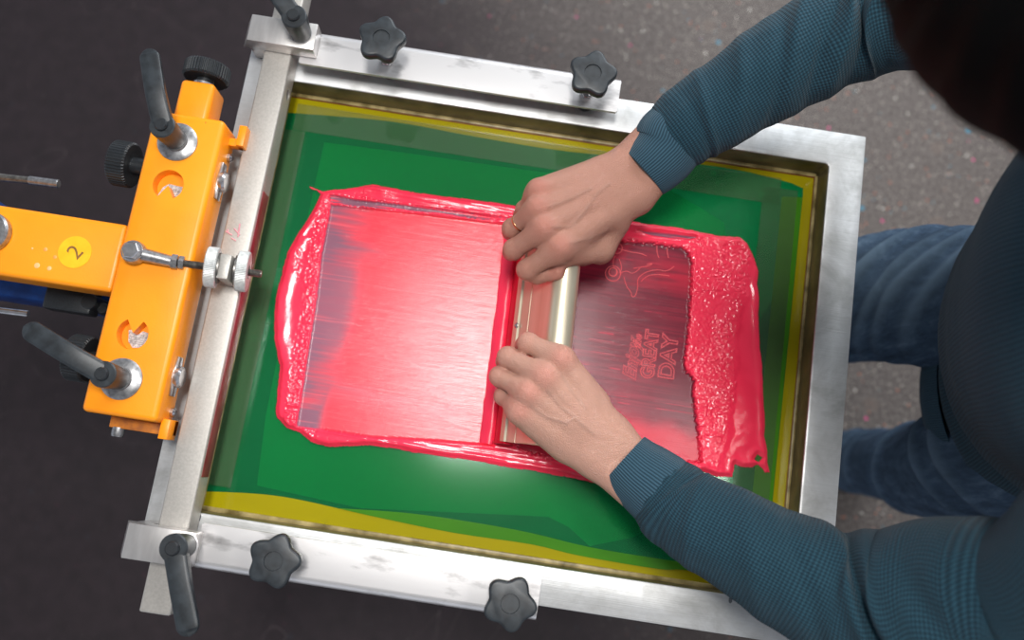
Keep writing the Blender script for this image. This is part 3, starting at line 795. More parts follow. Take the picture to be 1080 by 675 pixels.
# guide bearings and screws on the right side
for yy in (.268, .049):
    b = MB(); b.prism([(-.006, -.021), (.006, -.021), (.010, 0), (.006, .021), (-.006, .021), (-.010, 0)], 0, .003, .0006, 2, Matrix.Translation((cx1 - .0005, yy, .042)) @ Matrix.Rotation(PI / 2, 4, 'Y'))
    b.lathe([(0, 0), (.0115, 0), (.0115, .004), (.0095, .0065), (0, .007)], (cx1 + .002, yy, .042), (1, 0, 0), 32)
    b.build('guide_bolt', MAT['chrome'], ca)
for yy, zz in ((.300, .032), (.012, .030)):
    b = MB(); b.lathe([(0, 0), (.005, 0), (.005, .003), (.003, .005), (0, .005)], (cx1, yy, zz), (1, 0, 0), 24); b.build('screw', MAT['chrome'], ca)
b = MB(); b.box(-.3440, -.3275, .312, .321, .028, .040, .0008); b.box(-.3340, -.3255, .312, .336, .028, .044, .0008)
o = b.build('stop_bracket', MAT['yellow'], ca)
b = MB(); b.box(-.404, -.336, -.013, .004, .020, .031, .001); b.build('end_plate', MAT['rusty_yellow'], ca)
b = MB(); b.box(-.3455, -.3360, -.017, .004, .022, .045, .0008); b.build('stop_bracket', MAT['yellow'], ca)
b = MB(); b.lathe([(0, 0), (.0065, 0), (.0065, .008), (.0055, .010), (0, .010)], (-.3955, -.012, .0255), (0, -1, 0), 24); b.build('end_bolt', MAT['zinc'], ca)

# ------------------------------------------------------------------ yellow arm
ar = thing('press_arm', (-.62, .163, .02), 'orange yellow press arm running in from the left with a round sticker', 'press arm')
b = MB(); b.box(-1.25, -.4215, .125, .2000, .018, .0600, .005, 4); b.build('arm_tube', MAT['yellow'], ar)
b = MB(); b.lathe([(0, 0), (.0200, 0), (.0215, .002), (.0215, .009), (.0195, .0115), (0, .0125)], at(-8, 246, .060), (0, 0, 1), 56); o = b.build('pivot_cap', MAT['zinc'], ar); tag(o, 'silver round pivot cap')
sp_ = at(79, 266, .0601)
b = MB(); b.lathe([(0, 0), (.0175, 0), (.0175, .0004), (0, .0004)], sp_, (0, 0, 1), 56); st_ = b.build('sticker', MAT['sticker'], ar); tag(st_, 'round yellow sticker numbered 2')
me = text_mesh('2', .024, Matrix.Translation(sp_ + Vector((.004, -.009, .0005))) @ Matrix.Rotation(math.radians(60), 4, 'Z'), depth=.0001)
link_mesh('number', me, MAT['marker'], st_)
b = MB()
for a, c, r in ((48, 263, .0022), (52, 283, .0024), (39, 280, .0030), (58, 271, .0020), (34, 262, .0012)):
    b.lathe([(0, 0), (r, 0), (r * .7, .0003), (0, .0004)], at(a, c, .0600), (0, 0, 1), 14)
b.build('ink_spots', grain_mat('pale_dry_ink', (236, 150, 60), (240, 190, 130), 30, .5), ar)

# ------------------------------------------------------------------ rod with eye end
rd = thing('adjusting_rod', (-.36, .187, .065), 'silver threaded adjusting rod with knurled wheels between the carriage and the bar', 'rod')
pE = at(141, 266, .073); pR = at(276, 289, .050)
zc = .072; p0 = Vector((pE.x, pE.y, zc))
b = MB(); b.lathe([(.0062, -.0055), (.0115, -.0055), (.0125, -.003), (.0125, .003), (.0115, .0055), (.0062, .0055)], p0, (0, 0, 1), 40)
b.cyl(p0 + Vector((.010, -.001, 0)), p0 + Vector((.041, -.003, -.004)), .0072, .0062); b.build('rod_eye', MAT['zinc'], rd)
b = MB(); b.lathe([(0, 0), (.0095, 0), (.0095, .0045), (.0085, .0055), (0, .0055)], (p0.x, p0.y, zc + .006), (0, 0, 1), 6); b.lathe([(0, 0), (.011, 0), (.011, .0025), (0, .0025)], (p0.x, p0.y, zc + .0045), (0, 0, 1), 36)
b.cyl((p0.x, p0.y, .064), (p0.x, p0.y, zc + .006), .006); b.build('bolt', MAT['chrome'], rd)
q0 = p0 + Vector((.038, -.003, -.004)); q1 = Vector((pR.x, pR.y, .050)); dv = (q1 - q0).normalized(); Lr = (q1 - q0).length
# threaded rod
prof = [(0, 0)]; nth = int(Lr / .0012)
for k in range(nth): prof += [(.0042, k * .0012), (.0036, k * .0012 + .0006)]
prof += [(.0036, Lr), (0, Lr)]
b = MB(); b.lathe(prof, q0, dv, 20); b.build('threaded_rod', MAT['dark_steel'], rd)
b = MB(); b.lathe([(0, 0), (.0085, 0), (.0085, .006), (0, .006)], q0 + dv * .001, dv, 6); b.lathe([(0, 0), (.0078, 0), (.0078, .005), (0, .005)], q0 + dv * .0085, dv, 6); b.build('lock_nut', MAT['zinc'], rd)
def wheel(c, label):
    n = 160; b_ = bmesh.new(); rows = []; R_ = .0218; W_ = .0120
    for h, f in ((0, .35), (0, .95), (.001, 1), (W_ - .001, 1), (W_, .95), (W_, .35)):
        rows.append([b_.verts.new(((R_ * f - (.0004 if k % 2 and f > .9 else 0)) * math.cos(2 * PI * k / n), (R_ * f - (.0004 if k % 2 and f > .9 else 0)) * math.sin(2 * PI * k / n), h)) for k in range(n)])
    for A, B in zip(rows, rows[1:] + rows[:1]):
        for k in range(n): b_.faces.new((A[k], A[(k + 1) % n], B[(k + 1) % n], B[k]))
    bmesh.ops.recalc_face_normals(b_, faces=b_.faces)
    m = MB(); q = Vector((0, 0, 1)).rotation_difference(dv).to_matrix().to_4x4(); m._merge(b_, 0, 0, Matrix.Translation(c) @ q)
    return m.build('knurled_wheel', MAT['wheel'], rd, angle=30)
tt = lambda x: (x - q0.x) / dv.x
xa = at(220, 281, .055).x; xb = at(250, 286, .055).x; xm = at(238, 284, .055).x
wheel(q0 + dv * tt(xa), ''); o = wheel(q0 + dv * tt(xb), '')
pm = q0 + dv * tt((xa + .0120 + xb) / 2)
b = MB(); b.lathe([(.004, 0), (.0165, 0), (.0165, .0020), (.004, .0020)], q0 + dv * (tt(xa) + .0121), dv, 40); b.lathe([(.004, 0), (.0165, 0), (.0165, .0020), (.004, .0020)], q0 + dv * (tt(xb) - .0022), dv, 40)
b.build('spacer', MAT['dark_steel'], rd)
b = MB(); b.box(pm.x - .0062, pm.x + .0062, pm.y - .0135, pm.y + .0135, .0308, pm.z + .014, .0015); o = b.build('post_block', MAT['bar'], rd); tag(o, 'grey steel post on the bar')

# ------------------------------------------------------------------ blue press arm, rods beyond the yellow arm
bl_ = thing('lower_arm', (-.7, .16, -.12), 'blue enamelled lower press arm below the yellow arm', 'press arm')
b = MB(); b.box(-1.25, -.30, .118, .176, -.120, -.060, .004); b.build('arm_beam', MAT['blue'], bl_)
b = MB(); b.box(-.530, -.475, .106, .150, -.035, -.012, .003); b.cyl((-.478, .121, -.07), (-.478, .121, -.01), .009); b.cyl((-.466, .117, -.055), (-.466, .117, -.02), .006)
b.build('stop_bolt', MAT['plastic'], bl_)
b = MB(); b.prism([(-.75, .20), (-.607, .188), (-.62, .222), (-.66, .240), (-.75, .26)], -.08, -.04, .003); o = b.build('blue_gusset', MAT['blue'], bl_)
for (pa, pb, pc, z, lab, r0, r1) in (((-90, 178), (31, 190), (62, 194), .0, 'thin steel rod with a frayed white tip above the yellow arm', .0052, .0050),
                                     ((-90, 322), (-12, 326), (30, 331), -.02, 'thin shiny steel rod end below the yellow arm', .0040, .0040)):
    A, B_, C_ = at(*pa, z), at(*pb, z), at(*pc, z)
    t = thing('spring_rod', tuple(A), lab, 'rod')
    b = MB(); b.cyl(A, B_ + (C_ - B_) * (.1), r0 * 1.1, r0 * .8); b.build('rod_shaft', MAT['dark_steel'], t)
    b = MB(); b.cyl(B_, C_, r1); b.build('rod_tip', MAT['chrome'] if z else MAT['zinc'], t)

# ------------------------------------------------------------------ implicit surfaces for the person
def cap(P_, a, b_, ra, rb):
    a = np.array(a, np.float32); b_ = np.array(b_, np.float32); ab = b_ - a
    t = np.clip(((P_ - a) @ ab) / (ab @ ab + 1e-12), 0, 1)
    q = P_ - a - t[..., None] * ab
    return np.sqrt((q * q).sum(-1)) - (ra + (rb - ra) * t)
def ell(P_, c, R_, ax=None):
    q = P_ - np.array(c, np.float32)
    if ax is not None: q = q @ np.array(ax, np.float32).T
    q = q / np.array(R_, np.float32); l = np.sqrt((q * q).sum(-1)) + 1e-9
    return (l - 1) * min(R_)
def smin(a, b_, k):
    h = np.maximum(k - np.abs(a - b_), 0) / k; return np.minimum(a, b_) - h * h * k * .25
def surface_nets(F, lo, st):
    """quads of the zero level of the sampled field F"""
    s = F < 0
    nx, ny, nz = F.shape
    acc = np.zeros((nx - 1, ny - 1, nz - 1, 3), np.float32); cnt = np.zeros((nx - 1, ny - 1, nz - 1), np.float32)
    corners = [(i, j, k) for i in (0, 1) for j in (0, 1) for k in (0, 1)]
    def sl(c): return tuple(slice(c[d], c[d] + F.shape[d] - 1) for d in range(3))
    for a in corners:
        for d in range(3):
            if a[d]: continue
            c = list(a); c[d] = 1; A = F[sl(a)]; B = F[sl(c)]; m = (A < 0) != (B < 0)
            t = np.where(m, A / np.where(m, A - B, 1), 0)
            for e in range(3):
                acc[..., e] += np.where(m, a[e] + (t if e == d else 0), 0)
            cnt += m
    act = cnt > 0; idx = -np.ones(act.shape, np.int64); idx[act] = np.arange(act.sum())
    ii = np.argwhere(act); V = ii + acc[act] / cnt[act][:, None]; V = V * st + np.array(lo)
    Q = []
    for d in range(3):
        e, f = [(1, 2), (2, 0), (0, 1)][d]
        n = [slice(1, F.shape[q] - 1) for q in range(3)]; n[d] = slice(0, F.shape[d] - 1)
        m_ = list(n); m_[d] = slice(1, F.shape[d])
        A = s[tuple(n)]; B = s[tuple(m_)]; ch = np.argwhere(A != B)
        fl_ = A[A != B]
        off = np.array([q.start for q in n]); g_ = ch + off
        def vid(de, df):
            h = g_.copy(); h[:, e] -= de; h[:, f] -= df; return idx[h[:, 0], h[:, 1], h[:, 2]]
        q = np.stack([vid(1, 1), vid(0, 1), vid(0, 0), vid(1, 0)], 1)
        q[~fl_] = q[~fl_][:, ::-1]; Q.append(q)
    return V, np.concatenate(Q)
def implicit(fn, lo, hi, st):
    ax = [np.arange(lo[d], hi[d], st, dtype=np.float32) for d in range(3)]
    P_ = np.stack(np.meshgrid(*ax, indexing='ij'), -1)
    F = np.empty(P_.shape[:3], np.float32)
    for k in range(0, P_.shape[0], 16): F[k:k + 16] = fn(P_[k:k + 16])
    return surface_nets(F, [a[0] for a in ax], st)

# ---- hands
def J(px_, py_, z): return np.array(at(px_, py_, z))
class Hand: pass
def build_hand(H):
    """H.mcp, pip, dip, tip: four joints each (index to little); H.thumb: cmc, mcp, ip, tip; H.w1,w2 wrist sides; H.arm: forearm points"""
    rP = [.0108, .0109, .0102, .0092]; rM = [.0096, .0097, .0092, .0082]; rT = [.0082, .0084, .0079, .0070]
    W = H.wrist
    def fn(P_):
        d = None
        palm = None
        # metacarpals as a fan from the wrist
        for k in range(4):
            w = H.w1 * (1 - k / 3) + H.w2 * (k / 3)
            e = cap(P_, w, H.mcp[k] - np.array((0, 0, .003)), .0160, .0126)
            palm = e if palm is None else smin(palm, e, .014)
        mid = (H.mcp[0] + H.mcp[3]) / 2 * .5 + W * .5
        palm = smin(palm, cap(P_, mid - np.array((0, 0, .008)), W * .7 + mid * .3 - np.array((0, 0, .006)), .022, .020), .012)
        palm = smin(palm, cap(P_, H.thumb[0], H.thumb[1], .0165, .0135), .014)
        palm = smin(palm, cap(P_, H.w2 * .8 + H.mcp[3] * .2 - np.array((0, 0, .01)), H.mcp[3] * .8 + H.w2 * .2 - np.array((0, 0, .012)), .016, .012), .012)
        # forearm: two bones side by side
        for a, b_, ra, rb in H.arm: palm = smin(palm, cap(P_, a, b_, ra, rb), .016)
        # knuckle heads and tendons
        for k in range(4):
            palm = smin(palm, cap(P_, H.mcp[k] + np.array((0, 0, .001)), H.mcp[k] * .85 + H.pip[k] * .15, .0110, .0100), .005)
            w = H.w1 * (1 - k / 3) + H.w2 * (k / 3)
            palm = smin(palm, cap(P_, H.mcp[k] + np.array((0, 0, .0050)), (w * .55 + H.mcp[k] * .45) + np.array((0, 0, .0080)), .0045, .0035), .009)
        for a, b_, ra, rb in H.web: palm = smin(palm, cap(P_, a, b_, ra, rb), .014)
        fs = []
        for k in range(4):
            f = cap(P_, H.mcp[k], H.pip[k], rP[k] * 1.10, rP[k] * .97)
            f = smin(f, cap(P_, H.pip[k] + (H.pip[k] - H.mcp[k]) * .01, H.pip[k] + (H.pip[k] - H.mcp[k]) * .03, rP[k] * 1.0, rP[k] * .95), .004)
            f = smin(f, cap(P_, H.pip[k], H.dip[k], rM[k] * 1.06, rM[k] * .96), .004)
            f = smin(f, cap(P_, H.dip[k], H.tip[k], rT[k] * 1.06, rT[k] * .92), .003)
            fs.append(f)
        t = cap(P_, H.thumb[1], H.thumb[2], .0122, .0108); t = smin(t, cap(P_, H.thumb[2], H.thumb[3], .0108, .0090), .004)
        d = fs[0]
        for f in fs[1:]: d = smin(d, f, .0014)
        d = smin(d, palm, .011)
        d = smin(d, t, .003)
        return d
    pts = np.array([*H.mcp, *H.pip, *H.dip, *H.tip, *H.thumb, H.w1, H.w2] + [x for a in H.arm for x in (a[0], a[1])])
    lo = pts.min(0) - .03; hi = pts.max(0) + .03
    V, F = implicit(fn, lo, hi, .0014)
    # skin tone: redder over the knuckles and finger ends
    base = np.array(lin(H.tone)[:3]); redt = np.array(lin(H.red)[:3])
    w = np.zeros(len(V))
    for q, r, a in [(m + np.array((0, 0, .008)), .011, .75) for m in H.mcp] + [(m, .011, .6) for m in H.pip] + [(m, .010, .5) for m in H.dip] + [(m, .012, .7) for m in H.tip]:
        w = np.maximum(w, a * np.exp(-((V - q) ** 2).sum(1) / r ** 2))
    col = base * (1 - w[:, None]) + redt * w[:, None]
    vv = np.zeros(len(V))
    for vn in H.veins:
        for a, b_ in zip(vn, vn[1:]):
            A2 = V[:, :2] - a[:2]; ab = b_[:2] - a[:2]; t = np.clip((A2 @ ab) / (ab @ ab), 0, 1)
            vv = np.maximum(vv, np.exp(-(np.linalg.norm(A2 - t[:, None] * ab, axis=1) / .0019) ** 2))
    vv *= sstep(H.wrist[2] + .006, H.wrist[2] + .014, V[:, 2])
    V = V + np.array((0, 0, 1)) * (vv * .0010)[:, None]
    col = col * (1 - vv[:, None] * .10 * np.array((1.1, .7, .5)))
    return V, F, col

def chain(lst): return [J(*p) for p in lst]
# left hand (nearer the bottom of the photo)
HL = Hand()
HL.mcp = chain([(592, 379, .083), (574, 397, .086), (558, 414, .082), (548, 433, .073)])
HL.pip = chain([(557, 362, .066), (536, 377, .060), (527, 397, .054), (531, 418, .047)])
HL.dip = chain([(552, 364, .043), (532, 381, .037), (528, 401, .031), (532, 421, .027)])
HL.tip = chain([(555, 367, .026), (537, 384, .020), (534, 404, .014), (537, 423, .011)])
HL.thumb = chain([(636, 452, .048), (622, 425, .030), (610, 402, .022), (603, 384, .024)])
HL.web = [(J(596, 388, .066), J(628, 422, .054), .0125, .0125), (J(560, 437, .064), J(596, 470, .052), .013, .015)]
HL.wrist = J(648, 476, .058); HL.w1 = J(648, 458, .057); HL.w2 = J(626, 484, .056)
HL.arm = [(J(646, 461, .057), J(722, 530, .070), .0185, .021), (J(628, 484, .055), J(704, 546, .070), .0180, .021)]
HL.veins = [[J(578, 412, .0945), J(592, 428, .0925), J(606, 440, .088), J(626, 458, .078)], [J(560, 428, .089), J(578, 440, .088), J(598, 446, .0865), J(606, 440, .088)],
            [J(592, 394, .094), J(603, 412, .091), J(618, 430, .084)]]
HL.tone = (192, 148, 130); HL.red = (204, 124, 112)
# right hand (upper), a ring on its ring finger
HR = Hand()
HR.mcp = chain([(590, 262, .084), (573, 242, .088), (567, 221, .086), (568, 202, .078)])
HR.pip = chain([(556, 284, .064), (542, 263, .060), (540, 241, .056), (553, 221, .050)])
HR.dip = chain([(566, 291, .055), (539, 266, .037), (538, 245, .033), (549, 226, .030)])
HR.tip = chain([(588, 288, .063), (543, 268, .020), (541, 247, .017), (549, 229, .014)])
HR.thumb = chain([(648, 236, .050), (632, 265, .036), (614, 270, .022), (600, 268, .020)])
HR.web = [(J(600, 268, .066), J(634, 264, .050), .0130, .0135), (J(577, 203, .066), J(630, 184, .056), .013, .015)]
HR.wrist = J(664, 190, .062); HR.w1 = J(668, 209, .060); HR.w2 = J(647, 181, .061)
HR.arm = [(J(672, 206, .060), J(738, 134, .080), .0195, .021), (J(652, 178, .061), J(722, 112, .080), .0185, .021)]
HR.veins = [[J(583, 240, .0975), J(603, 238, .094), J(616, 224, .091), J(628, 206, .085), J(642, 196, .080)], [J(578, 219, .096), J(600, 210, .093), J(622, 200, .087)],
            [J(600, 258, .091), J(622, 252, .083), J(640, 244, .074)]]
HR.tone = (178, 130, 112); HR.red = (194, 112, 98)

# ---- rest of the body, low resolution, hidden in the clothes but complete
shR = np.array((.455, .375, .375)); shL = np.array((.455, .045, .375))
elR = np.array(at(915, 28, .14)); elL = np.array(at(905, 637, .135))
wrR = np.array(at(700, 166, .068)); wrL = np.array(at(676, 502, .062))
armR = [wrR, J(774, 103, .100), J(862, 48, .132), J(912, 24, .150), J(962, 12, .18), J(1040, 6, .232), np.array((.45, .375, .335)), np.array((.465, .33, .365))]
armL = [wrL, J(768, 566, .096), J(836, 604, .118), J(885, 627, .130), J(935, 636, .15), J(1040, 632, .215), np.array((.462, .05, .345)), np.array((.468, .09, .37))]
pel = np.array((.635, .215, .0)); neck0 = np.array((.445, .21, .43))
hd = np.array(at(1262, -22, .60)); hd = np.array((hd[0] + .0, hd[1], .60))
RL = [(.650, .290, .0), (.565, .318, -.13), (.512, .327, -.30), (.50, .335, -.43), (.53, .34, -.62), (.57, .34, -.83)]
LL = [(.66, .130, .0), (.655, .112, -.20), (.690, .110, -.41), (.715, .125, -.60), (.765, .140, -.83)]
Fw = np.array((-.30, -.02, -.95)); Fw /= np.linalg.norm(Fw); Sd = np.array((0, 1., 0)); Sd -= Fw * (Sd @ Fw); Sd /= np.linalg.norm(Sd); Up = np.cross(Sd, Fw)
if Up[2] < 0: Up = -Up
def hp(f, s, u): return hd + Fw * f + Sd * s + Up * u
HAX = np.stack([Fw, Sd, Up])
def head_fn(P_):
    d = ell(P_, hp(-.008, 0, .022), (.097, .078, .092), HAX)
    d = smin(d, ell(P_, hp(.018, 0, -.035), (.066, .060, .072), HAX), .03)
    d = smin(d, cap(P_, hp(.062, 0, -.088), hp(.050, 0, -.080), .020, .026), .02)
    d = smin(d, cap(P_, hp(.086, 0, .010), hp(.104, 0, -.022), .007, .0105), .010)
    d = smin(d, cap(P_, hp(.094, -.010, -.028), hp(.094, .010, -.028), .007, .007), .006)
    for s in (-1, 1):
        d = smin(d, cap(P_, hp(.078, s * .012, .026), hp(.070, s * .046, .024), .009, .008), .010)
        d = -smin(-d, cap(P_, hp(.094, s * .030, .008), hp(.092, s * .036, .008), .008, .008), .006)
        d = smin(d, ell(P_, hp(.072, s * .032, .008), (.0135, .0135, .0135), HAX), .003)
        d = smin(d, cap(P_, hp(.058, s * .050, -.022), hp(.05, s * .052, -.018), .014, .014), .02)
        d = smin(d, ell(P_, hp(-.010, s * .080, -.010), (.018, .007, .031), HAX), .006)
    d = smin(d, cap(P_, hp(.084, -.017, -.050), hp(.084, .017, -.050), .006, .006), .004)
    d = smin(d, cap(P_, hp(.083, -.014, -.061), hp(.083, .014, -.061), .0065, .0065), .004)
    d = smin(d, cap(P_, hp(-.035, 0, -.045), neck0 + np.array((.01, 0, -.03)), .056, .064), .03)
    return d
def body_fn(P_):
    d = cap(P_, (.66, .215, .0), (.50, .21, .26), .085, .085)
    d = smin(d, cap(P_, (.66, .265, 0), (.66, .165, 0), .085, .085), .05)
    d = smin(d, cap(P_, (.475, .27, .30), (.475, .15, .30), .085, .085), .06)
    d = smin(d, cap(P_, shR + (.01, -.04, -.02), shL + (.01, .04, -.02), .040, .040), .05)
    d = smin(d, cap(P_, neck0 + (0.01, 0, -.08), neck0, .06, .058), .04)
    for ch_ in (armR, armL):
        ra = [.024, .030, .034, .034, .036, .040, .038, .036]
        for k in range(len(ch_) - 1): d = smin(d, cap(P_, ch_[k], ch_[k + 1], ra[k], ra[k + 1]), .02)
    for L in (RL, LL):
        rr = [.080, .070, .055, .044, .042, .032]
        for k in range(len(L) - 1):
            r0 = rr[k]; r1 = rr[k + 1] if k < len(L) - 2 else .036
            d = smin(d, cap(P_, L[k], L[k + 1], r0, r1), .03)
        a = np.array(L[-1]); d = smin(d, cap(P_, a + (0, 0, -.03), a + (-.15, .0, -.045), .034, .022), .02)
    return d
person = thing('person', (.62, .21, FLOOR), 'person in teal knitted sweater and blue jeans leaning over the frame gripping the squeegee', 'person')
Vs, Fs, Cs = [], [], []; n0 = 0
base_skin = np.array(lin((196, 152, 136))[:3])
parts_ = [build_hand(HL), build_hand(HR)]
V, F = implicit(head_fn, hd - .20, hd + .22, .003); parts_.append((V, F, np.tile(base_skin, (len(V), 1))))
V, F = implicit(body_fn, (.27, -.16, FLOOR), (.85, .62, .50), .009); parts_.append((V, F, np.tile(base_skin, (len(V), 1))))
for V, F, c in parts_:
    Vs.append(V); Fs.append(F + n0); Cs.append(c); n0 += len(V)
me = np_mesh(np.concatenate(Vs), np.concatenate(Fs))
cl = np.concatenate(Cs); cl = np.concatenate([cl, np.ones((len(cl), 1))], 1).astype(np.float32)
a = me.color_attributes.new('tone', 'FLOAT_COLOR', 'POINT'); a.data.foreach_set('color', cl.ravel())
link_mesh('body', me, MAT['skin'], person, angle=0)
def hair_fn(P_):
    d = ell(P_, hp(-.016, 0, .028), (.110, .098, .128), HAX)
    q = (P_ - np.array(hd, np.float32)) @ np.array(HAX, np.float32).T
    face = ell(P_, hp(.112, 0, -.045), (.055, .045, .080), HAX)
    cut = np.maximum(q[..., 0] - q[..., 2] * .9 - .170, -.135 - q[..., 2])
    d = np.maximum(d, -face); d = np.maximum(d, cut)
    w = np.sin(q[..., 1] * 420 + np.sin(q[..., 0] * 60) * 2) * .0012
    return d + w
V, F = implicit(hair_fn, hd - .16, hd + .16, .003)
link_mesh('hair', np_mesh(V, F), MAT['hair'], person, angle=0)
# finger ring
rc = HR.mcp[2] * .30 + HR.pip[2] * .70; rax = HR.pip[2] - HR.mcp[2]; rax = Vector(rax).normalized()
b = MB(); b.lathe([(.0100 + .0008 * math.cos(2 * PI * k / 10), .0012 * math.sin(2 * PI * k / 10)) for k in range(11)], tuple(rc), rax, 56)
o = b.build('finger_ring', MAT['gold'], person); tag(o, 'thin rose gold ring')

# ---- clothing as lofts
def cr(P_, n):
    P_ = np.array(P_, float); out = []
    m = len(P_)
    for u in np.linspace(0, m - 1, n):
        k = min(int(u), m - 2); t = u - k
        p0, p1, p2, p3 = P_[max(k - 1, 0)], P_[k], P_[k + 1], P_[min(k + 2, m - 1)]
        out.append(.5 * (2 * p1 + (p2 - p0) * t + (2 * p0 - 5 * p1 + 4 * p2 - p3) * t * t + (3 * p1 - p0 - 3 * p2 + p3) * t ** 3))
    return np.array(out)
def loft(rows, n, seg, disp=None, ref=(0, 0, 1), inner=None, fade=None):
    """rows: (x,y,z,half width sideways,half width along ref)"""
    R_ = cr(rows, n); P_ = R_[:, :3]; T = np.gradient(P_, axis=0); T /= np.linalg.norm(T, axis=1)[:, None]
    ref = np.array(ref, float); S = np.cross(T, ref); S /= np.linalg.norm(S, axis=1)[:, None]; U = np.cross(S, T)
    L = np.concatenate([[0], np.cumsum(np.linalg.norm(np.diff(P_, axis=0), axis=1))])
    th = np.linspace(0, 2 * PI, seg, endpoint=False)
    TH, LL_ = np.meshgrid(th, L); k = np.ones_like(TH)
    dr_ = disp(LL_, TH, L[-1]) if disp else 0 * TH
    V = P_[:, None] + S[:, None] * ((R_[:, 3][:, None] + dr_) * np.cos(TH))[..., None] + U[:, None] * ((R_[:, 4][:, None] + dr_) * np.sin(TH))[..., None]
    V = V.reshape(-1, 3); i = np.arange(n - 1)[:, None] * seg; j = np.arange(seg)[None]; j2 = (j + 1) % seg
    F = np.stack([i + j, i + j2, i + seg + j2, i + seg + j], -1).reshape(-1, 4)
    rm = float(R_[:, 3:5].mean()); circ = 2 * PI * rm
    tl = np.stack([np.broadcast_to(th / (2 * PI) * circ, (n - 1, seg)), np.broadcast_to((th + 2 * PI / seg) / (2 * PI) * circ, (n - 1, seg))], 0)
    l0 = np.broadcast_to(L[:-1, None], (n - 1, seg)); l1 = np.broadcast_to(L[1:, None], (n - 1, seg))
    UVs = np.stack([np.stack([tl[0], l0], -1), np.stack([tl[1], l0], -1), np.stack([tl[1], l1], -1), np.stack([tl[0], l1], -1)], 2).reshape(-1, 2)
    return V, F, UVs, (LL_.ravel(), TH.ravel(), (dr_ + 0 * TH).ravel())
def uv_mesh(parts, attr=None):
    V = []; F = []; U = []; A = []; n_ = 0
    for p in parts: V.append(p[0]); F.append(p[1] + n_); U.append(p[2]); A.append(p[4] if len(p) > 4 else np.zeros(len(p[0]))); n_ += len(p[0])
    me = np_mesh(np.concatenate(V), np.concatenate(F)); uv = me.uv_layers.new(name='UVMap')
    uv.data.foreach_set('uv', np.concatenate(U).astype(np.float32).ravel())
    if attr:
        a = np.concatenate(A).astype(np.float32); c = np.stack([a, a, a, np.ones_like(a)], 1)
        ca_ = me.color_attributes.new(attr, 'FLOAT_COLOR', 'POINT'); ca_.data.foreach_set('color', np.ascontiguousarray(c).ravel())
    return me
def folds(seed, spec, base=.0):
    r = np.random.default_rng(seed)
    def f(L, TH, tot):
        d = np.zeros_like(L)
        for (s0, amp, w, tilt, th0, spread) in spec:
            dth = np.angle(np.exp(1j * (TH - th0)))
            d += 1.3 * amp * np.exp(-((L - s0 - tilt * np.sin(TH - th0)) / w) ** 2) * np.exp(-(dth / spread) ** 2)
        d += .0035 * (fbm(L * 14 + seed, 2 * np.cos(TH) + 7, 3) + fbm(L * 14 + seed, 2 * np.sin(TH) + 17, 3) - 1)
        return d + base * 0
    return f
def rows_px(L):   # (px, py, z, width px, thickness factor)
    out = []
    for a, c, z, w, tf in L:
        p = at(a, c, z); r = w / FPX * (CH - z); out.append((p.x, p.y, p.z, r, r * tf))
    return out
# th=0 points to the S side, pi/2 to the top
slR = rows_px([(704, 149, .073, 38.5, .78), (719, 138, .079, 45, .82), (737, 125, .086, 47, .88), (774, 103, .100, 50, .92), (813, 77, .115, 55, .95), (862, 48, .132, 60, .95),
               (912, 25, .150, 64, .95), (962, 14, .180, 67, .95), (1015, 8, .215, 74, .95), (1075, 2, .255, 80, .95)]) + [(.440, .395, .335, .078, .075), (.458, .345, .375, .082, .078), (.47, .29, .37, .07, .07)]
slL = rows_px([(694, 514, .066, 38.5, .78), (708, 527, .070, 45, .82), (723, 541, .078, 47, .88), (768, 566, .096, 52, .92), (836, 604, .118, 58, .95), (885, 627, .130, 66, .95),
               (935, 636, .150, 74, .95), (985, 636, .180, 84, .95), (1040, 640, .215, 90, .95), (1108, 640, .255, 92, .95)]) + [(.458, .028, .340, .072, .072), (.468, .085, .372, .078, .076), (.475, .13, .37, .07, .07)]
fR = folds(3, [(.030, -.002, .006, .008, .5, 2), (.045, .003, .006, .014, 1.2, 1.6), (.09, .0035, .010, .03, 1.5, 1.3), (.125, -.003, .008, .035, 1.2, 1.4),
               (.165, .0045, .010, .045, 1.9, 1.3), (.19, -.005, .008, .05, 1.6, 1.4), (.215, .006, .010, .05, 1.6, 1.5), (.24, -.006, .009, .05, 1.5, 1.5), (.27, .006, .012, .05, 1.4, 1.6), (.30, -.005, .010, .04, 1.4, 1.5)])
fL = folds(5, [(.030, -.002, .006, -.008, 1, 2), (.05, .003, .008, -.014, 1.6, 1.6), (.11, .003, .012, -.03, 1.5, 1.2), (.16, -.003, .010, -.04, 1.4, 1.4),
               (.20, .005, .012, -.045, 1.7, 1.3), (.23, -.006, .009, -.05, 1.5, 1.5), (.26, .005, .014, -.05, 1.4, 1.5), (.31, -.004, .018, -.05, 1.5, 1.3)])
tors = [(.677, .215, -.095, .118, .160), (.672, .215, -.085, .125, .168), (.657, .215, -.03, .130, .170), (.628, .215, .04, .130, .166), (.588, .212, .11, .130, .160), (.547, .21, .18, .132, .160), (.508, .21, .26, .130, .172), (.480, .21, .32, .120, .182), (.466, .21, .37, .100, .165), (.454, .21, .415, .078, .105), (.445, .21, .44, .066, .078)]
